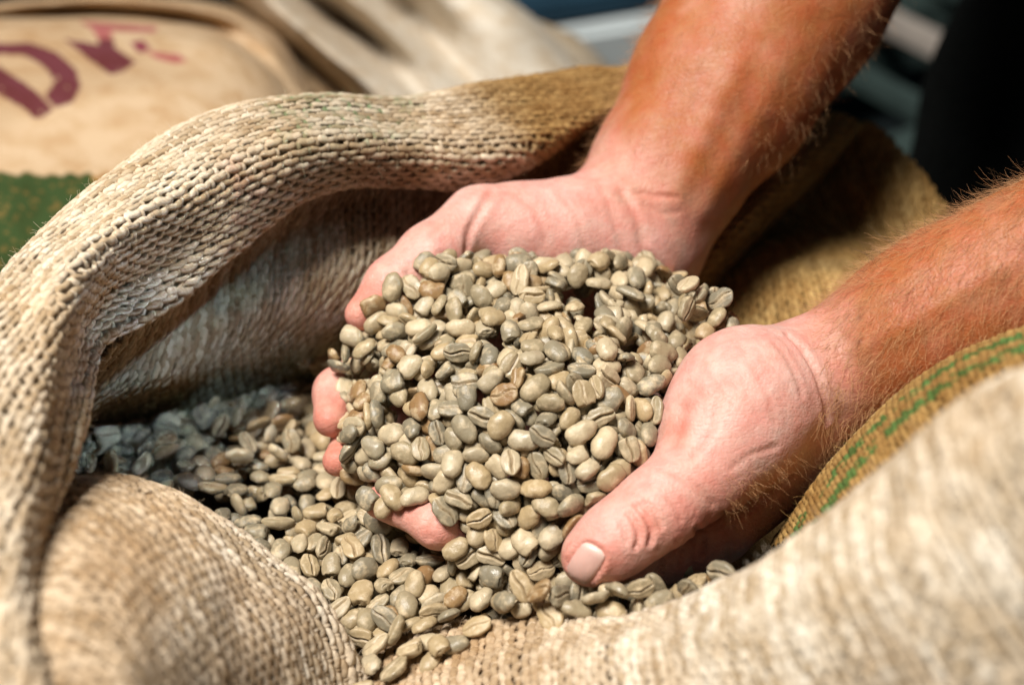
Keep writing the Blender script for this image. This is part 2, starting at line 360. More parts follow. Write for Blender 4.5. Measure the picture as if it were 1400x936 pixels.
PALM = np.array([.68, .41, .36]); TAN = np.array([.39, .13, .042]); RED = np.array([.62, .24, .17]); FLUSH = np.array([.66, .34, .27])
def blotch(V, s, seed): return vnoise(V, s, seed)*0.6+vnoise(V, s*2.3, seed+1)*0.4
def sm_(x, a, b): t = np.clip((x-a)/(b-a), 0, 1); return t*t*(3-2*t)
def finish_arm(field, far, h):
    V, F, N = surface_nets(field, h)
    red = np.zeros(len(V)); x, y, d = proj(V)
    soft = blotch(V, 60, 3)*0.0005+vnoise(V, 170, 9)*0.00015
    if not far:      # the bed of the thumbnail and the skin fold round it
        nx = ((x-800)*-.55+(y-770)*.835)/29; ny = ((x-800)*.835+(y-770)*.55)/23; rr = (np.abs(nx)**2.6+np.abs(ny)**2.6)**(1/2.6)
        soft = soft*np.clip(rr-.8, 0, 1)-0.0009*sm_(1.10-rr, 0, .2)*(d < .447)+0.0007*np.exp(-((rr-1.20)/.13)**2)*(nx < .6)*(d < .447)
    V = V+N*soft[:, None]
    if far:
        C = [([(672, 262, .53), (655, 290, .53), (640, 320, .53), (636, 345, .53)], .0012, .0014),
             ([(600, 345, .53), (618, 352, .53), (634, 360, .53)], .0006, .0010),
             ([(462, 545, .52), (452, 552, .52), (440, 553, .52)], .0007, .0010), ([(470, 618, .52), (462, 614, .52), (452, 616, .52)], .0006, .0009),
             ([(556, 372, .52), (572, 392, .52), (584, 402, .52)], .0011, .0010),
             ([(850, 262, .55), (872, 300, .55), (880, 345, .55), (905, 372, .55)], .0009, .0018),
             ([(700, 262, .54), (735, 290, .54), (745, 330, .54)], .0004, .0013), ([(760, 260, .54), (790, 300, .54), (800, 345, .54)], .00045, .0011),
             ([(620, 290, .54), (600, 310, .54), (585, 325, .54)], .0004, .0009), ([(530, 375, .52), (545, 388, .52), (556, 400, .52)], .0006, .0009),
             ([(820, 255, .55), (838, 300, .55), (850, 350, .55)], .0005, .0013),
             ([(868, 262, .55), (896, 268, .55), (925, 270, .55)], .0008, .0009),
             ([(880, 280, .55), (905, 292, .55), (930, 290, .55)], .0006, .0009)]
        ten = [([(1010, 90, .57), (960, 190, .56), (925, 262, .55)], -.0009, .005), ([(1060, 100, .57), (1010, 200, .56), (960, 290, .55)], -.0006, .005)]
        arm = np.clip(((x-835)*0.53+(262-y)*0.55)/120+0.30, 0, 1)
    else:
        C = [([(1078, 458, .47), (1102, 485, .47), (1122, 525, .47), (1131, 575, .47)], .0016, .0013),
             ([(1060, 470, .47), (1082, 500, .47), (1098, 540, .47)], .0006, .0010),
             ([(934, 560, .46), (930, 580, .46), (922, 604, .46)], .0008, .0024),
             ([(870, 690, .44), (884, 706, .44), (892, 725, .44), (888, 742, .44)], .0016, .0009),
             ([(882, 686, .44), (897, 703, .44), (903, 722, .44)], .0011, .0008),
             ([(860, 700, .44), (870, 716, .44), (874, 735, .44), (868, 748, .44)], .0012, .0008),
             ([(850, 712, .44), (856, 728, .44), (857, 742, .44)], .0008, .0007),
             ([(912, 680, .44), (926, 696, .44), (930, 712, .44)], .0005, .0009),
             ([(952, 722, .47), (962, 738, .47), (958, 760, .47)], .0013, .0010),
             ([(925, 738, .47), (932, 752, .47), (928, 772, .47)], .0007, .0008),
             ([(900, 750, .47), (905, 765, .47), (902, 780, .47)], .0006, .0008),
             ([(588, 700, .47), (582, 715, .47), (584, 735, .47)], .0007, .0010), ([(594, 700, .47), (589, 716, .47), (591, 735, .47)], .0005, .0008),
             ([(960, 500, .46), (985, 540, .46), (975, 590, .46), (950, 622, .46)], .00045, .0012),
             ([(1000, 640, .46), (1030, 620, .46), (1062, 610, .46)], .0004, .0010), ([(1010, 470, .46), (1040, 520, .46), (1060, 575, .46)], .00035, .0012),
             ([(905, 640, .45), (930, 650, .45), (955, 668, .45), (975, 690, .45)], .0006, .0012), ([(940, 520, .46), (960, 540, .46), (1000, 548, .46)], .0004, .0009),
             ([(985, 705, .47), (1020, 694, .47), (1050, 678, .47), (1078, 655, .48)], .0018, .0016)]
        ten = [([(1180, 470, .46), (1260, 430, .46), (1360, 370, .46)], -.001, .004)]
        arm = np.clip(((x-1118)*0.8-(y-520)*0.15)/80+0.25, 0, 1)
    for px, dep, wid in C: crease(V, N, field, px, dep, wid, red)
    for px, dep, wid in ten: crease(V, N, field, px, dep, wid)
    arm = np.clip(arm+0.25*blotch(V, 70, 5), 0, 1)[:, None]
    c = PALM*(1-arm)+TAN*arm
    bl = np.clip(blotch(V, 95, 21)*0.9+0.15, 0, 1)[:, None]*(1-arm*0.6)
    c = c*(1-bl*0.5)+FLUSH*bl*0.5
    tips = [(503, 424, 60), (452, 572, 60), (462, 632, 50), (520, 684, 50)] if far else [(640, 735, 60), (520, 684, 60), (800, 775, 50), (885, 715, 26), (1000, 690, 60), (950, 745, 50), (926, 590, 22)]
    for tx, ty, tr in tips:
        k = np.exp(-((x-tx)**2+(y-ty)**2)/tr**2)[:, None]*(0.75 if far else 0.6); c = c*(1-k)+RED*k
    c = c*(1-red[:, None]*0.35)+RED*0.8*red[:, None]*0.35
    if not far:      # two moles on the forearm
        for mx, my in ((1174, 434), (1175, 468)):
            k = np.exp(-(((x-mx)**2+(y-my)**2)/16))[:, None]; c = c*(1-k*.7)+np.array([.18, .06, .03])*k*.7
    return V, F, N, c
V1, F1, N1, c1 = finish_arm(A1, True, 0.0014)
V2, F2, N2, c2 = finish_arm(A2, False, 0.00115)
person = thing('person', 'person in dark clothes cupping a heap of beans in two bare hands above the sack', 'person', (0.45, 0.42, -0.6))
bm_ = mesh_np('body', rel(person, np.concatenate([V1, V2])), np.concatenate([F1, F2+len(V1)]))
add_attr(bm_, 'skincol', np.concatenate([c1, c2]))
body = link('body', bm_, person, M_SKIN)

# thumbnail of the near hand
def nail(field, c, ax, ay, L, Wd, parent):
    """c, ax, ay: picture-plane centre and the directions along and across the nail"""
    n = 13; us = np.linspace(-1, 1, n); vs = np.linspace(-1, 1, n); P = []
    for u in us:
        for v in vs:
            # superellipse outline
            k = 1/max(1.0, (abs(u)**2.6+abs(v)**2.6)**(1/2.6)); uu, vv = u*k, v*k
            q = np.array(c[:2])+np.array(ax)*uu*L+np.array(ay)*vv*Wd
            dd = np.linspace(c[2]-0.03, c[2]+0.03, 301); pp = at(np.stack([np.full(301, q[0]), np.full(301, q[1]), dd], 1)); f = field(pp)
            i = np.argmax(f < 0.0); P.append(pp[i] if (f < 0).any() else pp[np.argmin(f)])
    P = np.array(P).reshape(n, n, 3)
    g = nrm(np.stack([field(P+np.eye(3)[k]*.002)-field(P-np.eye(3)[k]*.002) for k in range(3)], -1))
    e = np.maximum(np.abs(us)[:, None], np.abs(vs)[None])
    lift = np.where(e > 0.93, -0.0009, 0.0003-0.0006*np.abs(vs)[None]**2.5)
    top = P+g*lift[..., None]
    V = np.concatenate([top.reshape(-1, 3), (P-g*0.0014).reshape(-1, 3)])
    f1 = grid_faces(n, n)
    me = mesh_np('thumbnail', rel(parent, V), np.concatenate([f1[:, ::-1], f1+n*n]))
    e2 = np.concatenate([us.repeat(n)]*2); add_attr(me, 'tipness', e2)
    return link('thumbnail', me, parent)
_d = np.array([-.55, .835]); _p = np.array([.835, .55])
m = NT('fingernail'); tp = m.attr('tipness')
cn = m.mix(m.ramp(tp, -0.85, -0.5), (.70, .54, .48), (.60, .37, .32))
cn = m.mix(m.ramp(tp, 0.80, 0.95), cn, (.80, .72, .62))
_w = m.n('ShaderNodeTexWave', {'Vector': m.n('ShaderNodeTexCoord').outputs['Object'], 'Scale': 420, 'Distortion': 3}); m.bump(m.math('ADD', _w, m.noise(700, 2)), 0.25, 0.0002)
M_NAIL = m.out(Base_Color=cn, Roughness=0.36, Specular_IOR_Level=0.5, Subsurface_Weight=0.1, Subsurface_Radius=(.002, .001, .0007), Subsurface_Scale=1.0)
th = nail(A2, (800, 770, .43), _d, _p, 29, 22.5, body); th.data.materials.append(M_NAIL)

# ------------------------------------------------------------------ woven cloth
BEIGE = np.array([.70, .60, .47]); PALE = np.array([.80, .74, .64]); MUST = np.array([.36, .22, .075]); GREEN = np.array([.06, .17, .045])
GREY = np.array([.40, .365, .29]); DARKJ = np.array([.22, .16, .085]); PINK = np.array([.50, .26, .20])
def sm(x, a, b): t = np.clip((x-a)/(b-a), 0, 1); return t*t*(3-2*t)
def mixc(c, d, k): return c*(1-k[..., None])+d*k[..., None]
CUR_YARN = ''
class Sheet:
    """smooth surface through rows of picture-plane readings, with millimetre coordinates along and across"""
    def __init__(s, rows, lump=0.0, seed=0, world=False, freq=26):
        s.C = np.asarray(rows, float) if world else at(np.asarray(rows, float)); s.lump = lump; s.seed = seed; s.freq = freq
        r, c = s.C.shape[:2]; tv = np.linspace(0, r-1, 60); tu = np.linspace(0, c-1, 160)
        G = s.raw(*np.meshgrid(tv, tu, indexing='ij'))
        lu = np.linalg.norm(np.diff(G, axis=1), axis=2).mean(0); lv = np.linalg.norm(np.diff(G, axis=0), axis=2).mean(1)
        s.tu, s.tv = tu, tv; s.su = np.concatenate([[0], lu.cumsum()]); s.sv = np.concatenate([[0], lv.cumsum()])
        s.LU, s.LV = s.su[-1], s.sv[-1]
    def raw(s, tv, tu):
        r, c = s.C.shape[:2]; sh = tv.shape
        def basis(t, n):
            i = np.clip(np.floor(t).astype(int), 0, n-2); f = t-i
            w = np.stack([-.5*f+f*f-.5*f**3, 1-2.5*f*f+1.5*f**3, .5*f+2*f*f-1.5*f**3, -.5*f*f+.5*f**3], -1); return i, w
        E = np.concatenate([[2*s.C[0]-s.C[1]], s.C, [2*s.C[-1]-s.C[-2]]]); E = np.concatenate([2*E[:, :1]-E[:, 1:2], E, 2*E[:, -1:]-E[:, -2:-1]], 1)
        iv, wv = basis(tv.ravel(), r); iu, wu = basis(tu.ravel(), c); P = 0
        for a in range(4):
            for b in range(4): P = P+E[iv+a, iu+b]*(wv[:, a]*wu[:, b])[:, None]
        return P.reshape(sh+(3,))
    def pos(s, v, u):
        """v, u in metres across and along"""
        P = s.raw(np.interp(v, s.sv, s.tv), np.interp(u, s.su, s.tu))
        if s.lump:
            L = s.lump*(vnoise(P, s.freq, s.seed)+0.45*vnoise(P, s.freq*2.4, s.seed+5))
            N = s.nor0(v, u); P = P+N*L[..., None]
        return P
    def nor0(s, v, u, e=0.002, f=None):
        f = f or (lambda a, b: s.raw(np.interp(a, s.sv, s.tv), np.interp(b, s.su, s.tu)))
        N = nrm(np.cross(f(v, u+e)-f(v, u-e), f(v+e, u)-f(v-e, u)))
        return N*s.flip
    def nor(s, v, u): return s.nor0(v, u, 0.0012, s.pos)
    flip = 1
def orient(sh):
    v = np.array([sh.LV*.5]); u = np.array([sh.LU*.5]); p = sh.pos(v, u)[0]; n = sh.nor0(v, u)[0]
    if n@(CAM-p) < 0: sh.flip = -1
def flatten(sh, anchor, want, nr=26, nc=64):
    """lay the sheet out flat without stretching it; returns functions between flat millimetre-true coordinates and the sheet"""
    vs = np.linspace(0, sh.LV, nr); us = np.linspace(0, sh.LU, nc); V, U = np.meshgrid(vs, us, indexing='ij')
    G = sh.raw(np.interp(V, sh.sv, sh.tv), np.interp(U, sh.su, sh.tu)); Q = np.stack([U, V], -1).copy()
    fam = [((slice(0, -1), slice(None)), (slice(1, None), slice(None)), 1.), ((slice(None), slice(0, -1)), (slice(None), slice(1, None)), 1.),
           ((slice(0, -1), slice(0, -1)), (slice(1, None), slice(1, None)), .6), ((slice(0, -1), slice(1, None)), (slice(1, None), slice(0, -1)), .6)]
    rest = [np.linalg.norm(G[a]-G[b], axis=-1) for a, b, w in fam]
    for it in range(1500):
        acc = np.zeros_like(Q); cnt = np.zeros(Q.shape[:2])
        for (a, b, w), r in zip(fam, rest):
            d = Q[b]-Q[a]; l = np.linalg.norm(d, axis=-1); c = (d*((l-r)/np.maximum(l, 1e-9))[..., None])*.5*w
            acc[a] += c; acc[b] -= c; cnt[a] += w; cnt[b] += w
        Q += acc/cnt[..., None]*1.6
    # turn it so that the yarns run in the wanted picture direction at the anchor
    x, y, d = proj(G); i, j = np.unravel_index(np.argmin((x-anchor[0])**2+(y-anchor[1])**2+1e5*(d-d.min())**2), x.shape)
    i = min(max(i, 1), nr-2); j = min(max(j, 1), nc-2)
    Jq = np.stack([(Q[i, j+1]-Q[i, j-1]), (Q[i+1, j]-Q[i-1, j])], 1); Jp = np.array([[x[i, j+1]-x[i, j-1], x[i+1, j]-x[i-1, j]], [y[i, j+1]-y[i, j-1], y[i+1, j]-y[i-1, j]]])
    dq = Jq@np.linalg.solve(Jp, np.array(want, float)); th = math.atan2(dq[1], dq[0]); c, s_ = math.cos(-th), math.sin(-th)
    Q = Q@np.array([[c, -s_], [s_, c]]).T
    lo = Q.reshape(-1, 2).min(0)-.001; hi = Q.reshape(-1, 2).max(0)+.001; st = .003
    na, nb = (np.ceil((hi-lo)/st)).astype(int)+1
    L = lo+np.stack(np.meshgrid(np.arange(na), np.arange(nb), indexing='ij'), -1).reshape(-1, 2)*st; Qf = Q.reshape(-1, 2); near = np.zeros(len(L), int)
    for k in range(0, len(L), 4000): near[k:k+4000] = np.argmin(((L[k:k+4000, None]-Qf[None])**2).sum(-1), 1)
    near = near.reshape(na, nb)
    def inv(A, B):
        sh_ = A.shape; A = A.ravel(); B = B.ravel()
        ia = np.clip(np.rint((A-lo[0])/st).astype(int), 0, na-1); ib = np.clip(np.rint((B-lo[1])/st).astype(int), 0, nb-1)
        k = near[ia, ib]; gi = (k//nc).astype(float); gj = (k % nc).astype(float)
        for _ in range(7):
            i0 = np.clip(np.floor(gi).astype(int), 0, nr-2); j0 = np.clip(np.floor(gj).astype(int), 0, nc-2); fi = (gi-i0)[:, None]; fj = (gj-j0)[:, None]
            q00, q01, q10, q11 = Q[i0, j0], Q[i0, j0+1], Q[i0+1, j0], Q[i0+1, j0+1]
            q = q00*(1-fi)*(1-fj)+q01*(1-fi)*fj+q10*fi*(1-fj)+q11*fi*fj; di = (q10-q00)*(1-fj)+(q11-q01)*fj; dj = (q01-q00)*(1-fi)+(q11-q10)*fi
            e = np.stack([A, B], -1)-q; det = di[:, 0]*dj[:, 1]-di[:, 1]*dj[:, 0]; det = np.where(np.abs(det) < 1e-12, 1e-12, det)
            gi = np.clip(gi+np.clip((e[:, 0]*dj[:, 1]-e[:, 1]*dj[:, 0])/det, -2, 2), 0, nr-1); gj = np.clip(gj+np.clip((di[:, 0]*e[:, 1]-di[:, 1]*e[:, 0])/det, -2, 2), 0, nc-1)
        ok = np.linalg.norm(e, axis=1) < .0009
        return (gi/(nr-1)*sh.LV).reshape(sh_), (gj/(nc-1)*sh.LU).reshape(sh_), ok.reshape(sh_)
    return lo, hi, inv
def weave(sh, parent, tintf, pu, pv, seed, seg, thick, anchor, want):
    """every yarn of a plain weave laid over and under on the sheet: ground, weft, warp"""
    orient(sh); rs = np.random.RandomState(seed+11); pu *= 1e-3; pv *= 1e-3
    lo, hi, inv = flatten(sh, anchor, want)
    nv, nu = max(4, int(sh.LV/.004)), max(4, int(sh.LU/.004))
    vv, uu = np.meshgrid(np.linspace(0, sh.LV, nv), np.linspace(0, sh.LU, nu), indexing='ij')
    P = sh.pos(vv, uu); N = sh.nor(vv, uu); P2 = P-N*0.0010*thick
    me = mesh_np('cloth_ground', rel(parent, P2.reshape(-1, 3)), grid_faces(nv, nu)); add_attr(me, 'tint', tintf(P.reshape(-1, 3), vv.ravel(), uu.ravel()))
    out = [link('cloth_ground', me, parent, M_BASE)]
    def yarn(name, A, B, lift, rad, sides, flat, tone, idn):
        global CUR_YARN; CUR_YARN = name
        v, u, ok = inv(A, B); P = sh.pos(v, u); N = sh.nor(v, u); P = P+N*lift[..., None]
        px, py, pd = proj(P); ok &= (px > -90) & (px < 1490) & (py > -90) & (py < 1030)
        good = ok.any(1); P, N, rad, ok, tone, A, v, u = P[good], N[good], rad[good], ok[good], tone[good], A[good] if name[1] == 'e' else B[good], v[good], u[good]
        V, F = tubes(P, N, rad, sides, flat); F = F[np.repeat(ok.ravel(), sides)[F].all(1)]
        J_, K_ = ok.shape
        usedv = np.zeros(len(V), bool); usedv[F.ravel()] = True; remap = np.cumsum(usedv)-1
        t = np.repeat(tintf(P.reshape(-1, 3), v.ravel(), u.ravel()), sides, 0); tn = np.repeat(tone.ravel(), sides)
        ang = np.tile(np.arange(sides)/sides*2*np.pi, J_*K_)
        yc = np.stack([np.repeat(A.ravel()*1000, sides), ang, np.repeat(np.repeat(np.arange(J_), K_), sides)*7.3], 1)
        me = mesh_np(name, rel(parent, V[usedv]), remap[F]); add_attr(me, 'tint', t[usedv]); add_attr(me, 'tone', tn[usedv]); add_attr(me, 'yc', yc[usedv])
        out.append(link(name, me, parent, M_YARN, kind='stuff'))
    J = int((hi[1]-lo[1])/pv); K = int((hi[0]-lo[0])/pu*seg)
    jj, kk = np.meshgrid(np.arange(J), np.arange(K), indexing='ij'); a = lo[0]+kk*pu/seg; ph = kk/seg
    wander = vnoise(np.stack([a*1000/26, jj*0.35, 0*a], -1), 1.0, seed); w2 = vnoise(np.stack([a*1000/9, jj*0.8, 0*a], -1), 1.0, seed+9)
    b = lo[1]+(jj+0.5)*pv+wander*pv*0.40+w2*pv*.16+rs.normal(0, .07, (J, 1))*pv+pv*.14*np.sin(math.pi*(ph+jj)+.9)
    q = (ph+jj) % 2.0; q = np.minimum(q, 2-q)*pu; s = 1-2*np.exp(-(q/.00105)**2)     # long floats, one short dive under each second warp
    th = 0.80+0.26*rs.rand(J, 1)+0.24*vnoise(np.stack([a*1000/6, jj*3.1, 0*a], -1), 1.0, seed+2)
    rad = pv*0.50*th*(0.90+0.12*s)*thick*(1-.10*(q/pu-.5)*(q/pu > .5))
    tone = np.clip(0.5+0.22*rs.normal(0, 1, (J, 1))+0.55*vnoise(np.stack([a*1000/8, jj*2.7, 0*a], -1), 1.0, seed+3), 0, 1)
    fl = np.floor((ph+jj+1)/2).astype(np.int64); hv = hash3(fl, jj, 0*fl, seed); hw = hash3(fl, jj, 0*fl+5, seed)     # every float has its own shade and thickness
    tone = np.clip(tone+(hv-.5)*.75, 0, 1); rad = rad*(.88+.24*hw)
    yarn('weft_yarn', a, b, (0.00050*s+0.00030)*thick, rad, 5, .74, tone, 0)
    K2 = int((hi[0]-lo[0])/pu); J2 = int((hi[1]-lo[1])/pv*3)
    kk, jj = np.meshgrid(np.arange(K2), np.arange(J2), indexing='ij'); b = lo[1]+jj*pv/3
    a = lo[0]+kk*pu+pu*0.16*vnoise(np.stack([b*1000/22, kk*.4, 0*b], -1), 1.0, seed+7)
    s = np.cos(math.pi*(jj/3-0.5+kk)); rad = .00085*(0.85+.1*s+0.35*rs.rand(K2, 1))*thick
    tone = np.clip(0.45+0.2*rs.normal(0, 1, (K2, 1))+0*s, 0, 1)
    yarn('warp_yarn', a, b, (0.00075*s-0.00010)*thick, rad, 4, .9, tone, 1)
    return out
def fuzz(sheets, n, parent, seed=3, lmin=.002, lmax=.007, rad=.00006):
    rs = np.random.RandomState(seed); K = 4; A, Nn, tt = [], [], []
    tot = sum(a[0].LU*a[0].LV for a in sheets)
    for sh, tf in sheets:
        m = int(n*sh.LU*sh.LV/tot); v = rs.rand(m)*sh.LV; u = rs.rand(m)*sh.LU
        P = sh.pos(v, u); N = sh.nor(v, u); d = nrm(N*(0.35+rs.rand(m, 1)*.8)+rs.normal(0, .8, (m, 3))); d2 = nrm(d+rs.normal(0, .9, (m, 3)))
        L = (lmin+(lmax-lmin)*rs.rand(m, 1)**2.5); t = np.linspace(0, 1, K)[None, :, None]
        A.append(P[:, None]+L[:, None]*(d[:, None]*t*(1-t*.5)+d2[:, None]*t*t*.5)); Nn.append(np.repeat(nrm(np.cross(d, rs.normal(0, 1, (m, 3))))[:, None], K, 1)); tt.append(np.clip(tf(P, v, u)*1.15, 0, 1))
    A = np.concatenate(A); Nn = np.concatenate(Nn); tt = np.concatenate(tt)
    V, F = tubes(A, Nn, np.full(A.shape[:2], rad)*np.linspace(1, .5, K)[None], 3)
    me = mesh_np('loose_fibre', rel(parent, V), F); add_attr(me, 'tint', np.repeat(tt, 3*K, 0)); add_attr(me, 'tone', np.full(len(V), .8))
    return link('loose_fibre', me, parent, M_YARN, kind='stuff')

sack = thing('open_sack', 'open burlap sack of green coffee beans with its rim rolled outward, hands in its mouth', 'sack', (0, 0, -0.14))

def noise_px(x, y, s, seed): return vnoise(np.stack([x, y, 0*x], -1), 1/s, seed)
def tint_rim(P, v, u):
    x, y, d = proj(P); c = np.repeat(BEIGE[None], len(P), 0)
    c = mixc(c, np.array([.80, .71, .58]), sm(400-x, 0, 250)*0.9)
    c = mixc(c, GREY, sm(x, 330, 450)*sm(600-x, 0, 80)*0.5)
    gz = sm(x, 330, 400)*sm(600-x, 0, 60)*sm(235-y, -30, 20)                        # flecks of green print on the crest
    gf = (vnoise(P, 420, 31) > 0.18)*gz*(0.35+0.5*sm(190-y, -10, 30)); c = mixc(c, np.array([.13, .27, .13]), gf*(0.9 if CUR_YARN == 'warp_yarn' else .28))
    pf = (vnoise(P, 330, 35) > 0.25)*sm(x, 290, 320)*sm(380-x, 0, 30)*sm(y, 200, 230); c = mixc(c, PINK, pf*0.4)
    pf = sm(x, 470, 510)*sm(590-x, 0, 40)*sm(y, 185, 215); c = mixc(c, np.array([.40, .27, .18]), pf*0.5)
    br = sm(x+0.9*(150-y)+25*noise_px(x, y, 60, 4), 590, 690); c = mixc(c, np.array([.40, .26, .10]), br*.85)
    c = mixc(c, MUST, sm(x-0.7*y, 560, 640)*.8)
    return c
def tint_wall(P, v, u):
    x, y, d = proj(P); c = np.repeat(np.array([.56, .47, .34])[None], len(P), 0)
    c = mixc(c, np.array([.72, .66, .54]), sm(x, 330, 420)*sm(y, 300, 400)*.8)  # lower wall paler where light falls on it, put into the cloth colour
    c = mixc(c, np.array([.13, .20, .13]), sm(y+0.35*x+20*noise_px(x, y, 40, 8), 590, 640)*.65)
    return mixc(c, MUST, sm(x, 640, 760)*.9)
def tint_right(P, v, u):
    c = np.repeat(np.array([.60, .40, .16])[None], len(P), 0)
    k = vnoise(P, 60, 40); c = mixc(c, np.array([.42, .30, .14]), sm(k, 0, .5)*.5); return c
def tint_front(P, v, u):
    x, y, d = proj(P); c = np.repeat(np.array([.83, .77, .67])[None], len(P), 0)
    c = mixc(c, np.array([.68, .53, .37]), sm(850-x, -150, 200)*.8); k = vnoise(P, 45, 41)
    c = mixc(c, np.array([.50, .38, .25]), sm(k, .05, .6)*.35); return c
def tint_left(P, v, u):
    x, y, d = proj(P); c = np.repeat(np.array([.74, .60, .44])[None], len(P), 0); c = mixc(c, PALE, sm(x+0.35*(y-700), 230, 330)*.8)
    return mixc(c, np.array([.52, .38, .25]), sm(vnoise(P, 50, 43), 0, .5)*.3)

# the rolled rim: hem edge, face, crest, and down the far side; stations run from the bottom left round to the far arm
_A = [(95, 1020, .31), (62, 850, .345), (48, 740, .37), (92, 640, .405), (118, 545, .440), (140, 470, .470), (215, 425, .495), (320, 340, .517), (400, 280, .532), (470, 254, .542), (560, 254, .552), (640, 257, .566), (712, 232, .580), (780, 190, .602), (842, 150, .62), (930, 110, .64)]
_B = [(30, 1020, .295), (10, 850, .325), (10, 730, .350), (45, 600, .385), (68, 480, .420), (112, 380, .450), (168, 318, .475), (258, 258, .497), (350, 208, .512), (450, 190, .522), (558, 196, .536), (650, 205, .552), (733, 190, .570), (805, 158, .596), (868, 128, .617), (950, 90, .635)]
_C = [(-60, 1000, .31), (-70, 830, .335), (-70, 690, .365), (-50, 510, .395), (-8, 415, .432), (45, 340, .462), (112, 275, .488), (195, 212, .510), (296, 158, .527), (410, 136, .540), (540, 136, .560), (632, 122, .578), (722, 108, .600), (800, 100, .622), (880, 94, .64), (960, 70, .655)]
_sh = lambda r, dx, dy, dd: [(x+dx, y+dy, d+dd) for x, y, d in r]
def lerp_rows(a, b, t, dd=0): return [tuple(p*(1-t)+q*t for p, q in zip(m_, n_))[:2]+(m_[2]*(1-t)+n_[2]*t+dd,) for m_, n_ in zip(a, b)]
_M = lerp_rows(_A, _B, .5, -.006)
for k, dz in ((3, .006), (4, .012), (5, .016), (6, .010), (7, .004)): _M[k] = (_M[k][0], _M[k][1], _M[k][2]+dz); _B[k] = (_B[k][0], _B[k][1], _B[k][2]-dz*.5)
rim_rows = [_sh(_A, -14, -34, .020), _sh(_A, -4, -10, .012), _A, _M, _B, lerp_rows(_B, _C, .55, -.002), _C, _sh(_C, -2, 12, .025), _sh(_C, -4, 60, .055)]
rim = link('rolled_rim', None, sack); rim.location = (0, 0, 0)
rim_sh = Sheet(rim_rows, 0.0013, 2)
wall_rows = [
 [(60, 640, .44), (110, 520, .485), (200, 430, .510), (320, 320, .540), (450, 225, .560), (560, 215, .575), (650, 215, .592), (780, 160, .625), (900, 110, .66)],
 [(50, 650, .47), (100, 545, .510), (205, 470, .522), (310, 385, .552), (440, 292, .570), (550, 270, .582), (640, 265, .602), (770, 205, .632), (900, 170, .66)],
 [(40, 665, .49), (95, 580, .53), (220, 515, .528), (310, 445, .545), (440, 370, .557), (540, 340, .568), (630, 320, .585), (760, 270, .625), (900, 240, .655)],
 [(35, 690, .505), (100, 600, .560), (230, 548, .566), (320, 508, .570), (430, 458, .574), (530, 430, .583), (620, 400, .596), (750, 350, .630), (900, 320, .650)],
 [(40, 740, .52), (120, 660, .565), (240, 610, .590), (330, 575, .615), (430, 535, .625), (530, 520, .63), (620, 490, .635), (750, 440, .645), (900, 400, .655)]]
wall_sh = Sheet([list(q) for q in zip(*wall_rows)], 0.0014, 12)
left_rows = [
 [(92, 690, .470), (150, 690, .490), (240, 710, .485), (290, 755, .475), (340, 815, .468), (390, 862, .462), (425, 905, .462), (450, 980, .46)],
 [(90, 662, .440), (165, 655, .458), (250, 680, .462), (318, 725, .456), (375, 775, .452), (430, 812, .450), (470, 862, .450), (500, 930, .45)],
 [(78, 680, .415), (150, 672, .428), (228, 695, .432), (292, 745, .430), (345, 800, .430), (396, 842, .432), (432, 895, .436), (460, 980, .44)],
 [(55, 745, .385), (120, 728, .393), (190, 748, .398), (248, 800, .398), (296, 860, .402), (340, 910, .408), (372, 960, .415), (410, 1040, .42)],
 [(55, 830, .362), (110, 810, .368), (168, 830, .372), (215, 885, .375), (256, 945, .38), (290, 1000, .388), (320, 1050, .395), (355, 1130, .40)],
 [(75, 930, .350), (120, 925, .355), (165, 940, .357), (205, 990, .36), (238, 1040, .365), (266, 1095, .372), (290, 1150, .38), (315, 1220, .385)],
 [(110, 1050, .345), (150, 1040, .35), (185, 1060, .352), (215, 1110, .355), (240, 1160, .36), (262, 1210, .365), (280, 1260, .37), (300, 1320, .375)]]
left_rows = [[(a_, b_, c_-max(0, i_-2)*.009) for a_, b_, c_ in r_] for i_, r_ in enumerate(left_rows)]
left_sh = Sheet(left_rows, 0.0016, 22)
front_rows = [
 [(500, 880, .475), (600, 850, .475), (700, 850, .470), (860, 860, .455), (1010, 810, .425), (1110, 740, .40), (1160, 690, .385), (1290, 600, .37), (1430, 530, .36)],
 [(488, 925, .462), (592, 884, .460), (700, 852, .455), (858, 846, .430), (1010, 795, .385), (1135, 712, .352), (1200, 664, .338), (1318, 562, .318), (1440, 492, .305)],
 [(478, 955, .452), (606, 912, .450), (718, 882, .442), (878, 868, .410), (1036, 822, .362), (1160, 742, .330), (1232, 692, .318), (1350, 592, .300), (1462, 524, .290)],
 [(470, 980, .445), (620, 935, .440), (738, 905, .428), (905, 890, .392), (1065, 850, .345), (1190, 780, .314), (1262, 725, .302), (1380, 625, .286), (1500, 560, .275)],
 [(462, 1050, .44), (635, 1000, .432), (760, 970, .415), (935, 955, .378), (1110, 925, .332), (1250, 870, .302), (1330, 815, .290), (1450, 725, .275), (1580, 660, .265)],
 [(455, 1140, .435), (650, 1090, .425), (785, 1060, .405), (965, 1040, .368), (1155, 1010, .325), (1310, 970, .296), (1400, 920, .284), (1530, 840, .27), (1660, 780, .26)],
 [(450, 1260, .43), (660, 1220, .42), (800, 1190, .40), (990, 1160, .365), (1190, 1130, .325), (1360, 1090, .296), (1460, 1050, .284), (1600, 980, .27), (1740, 930, .26)]]
front_sh = Sheet([list(q) for q in zip(*front_rows)], 0.0018, 32)
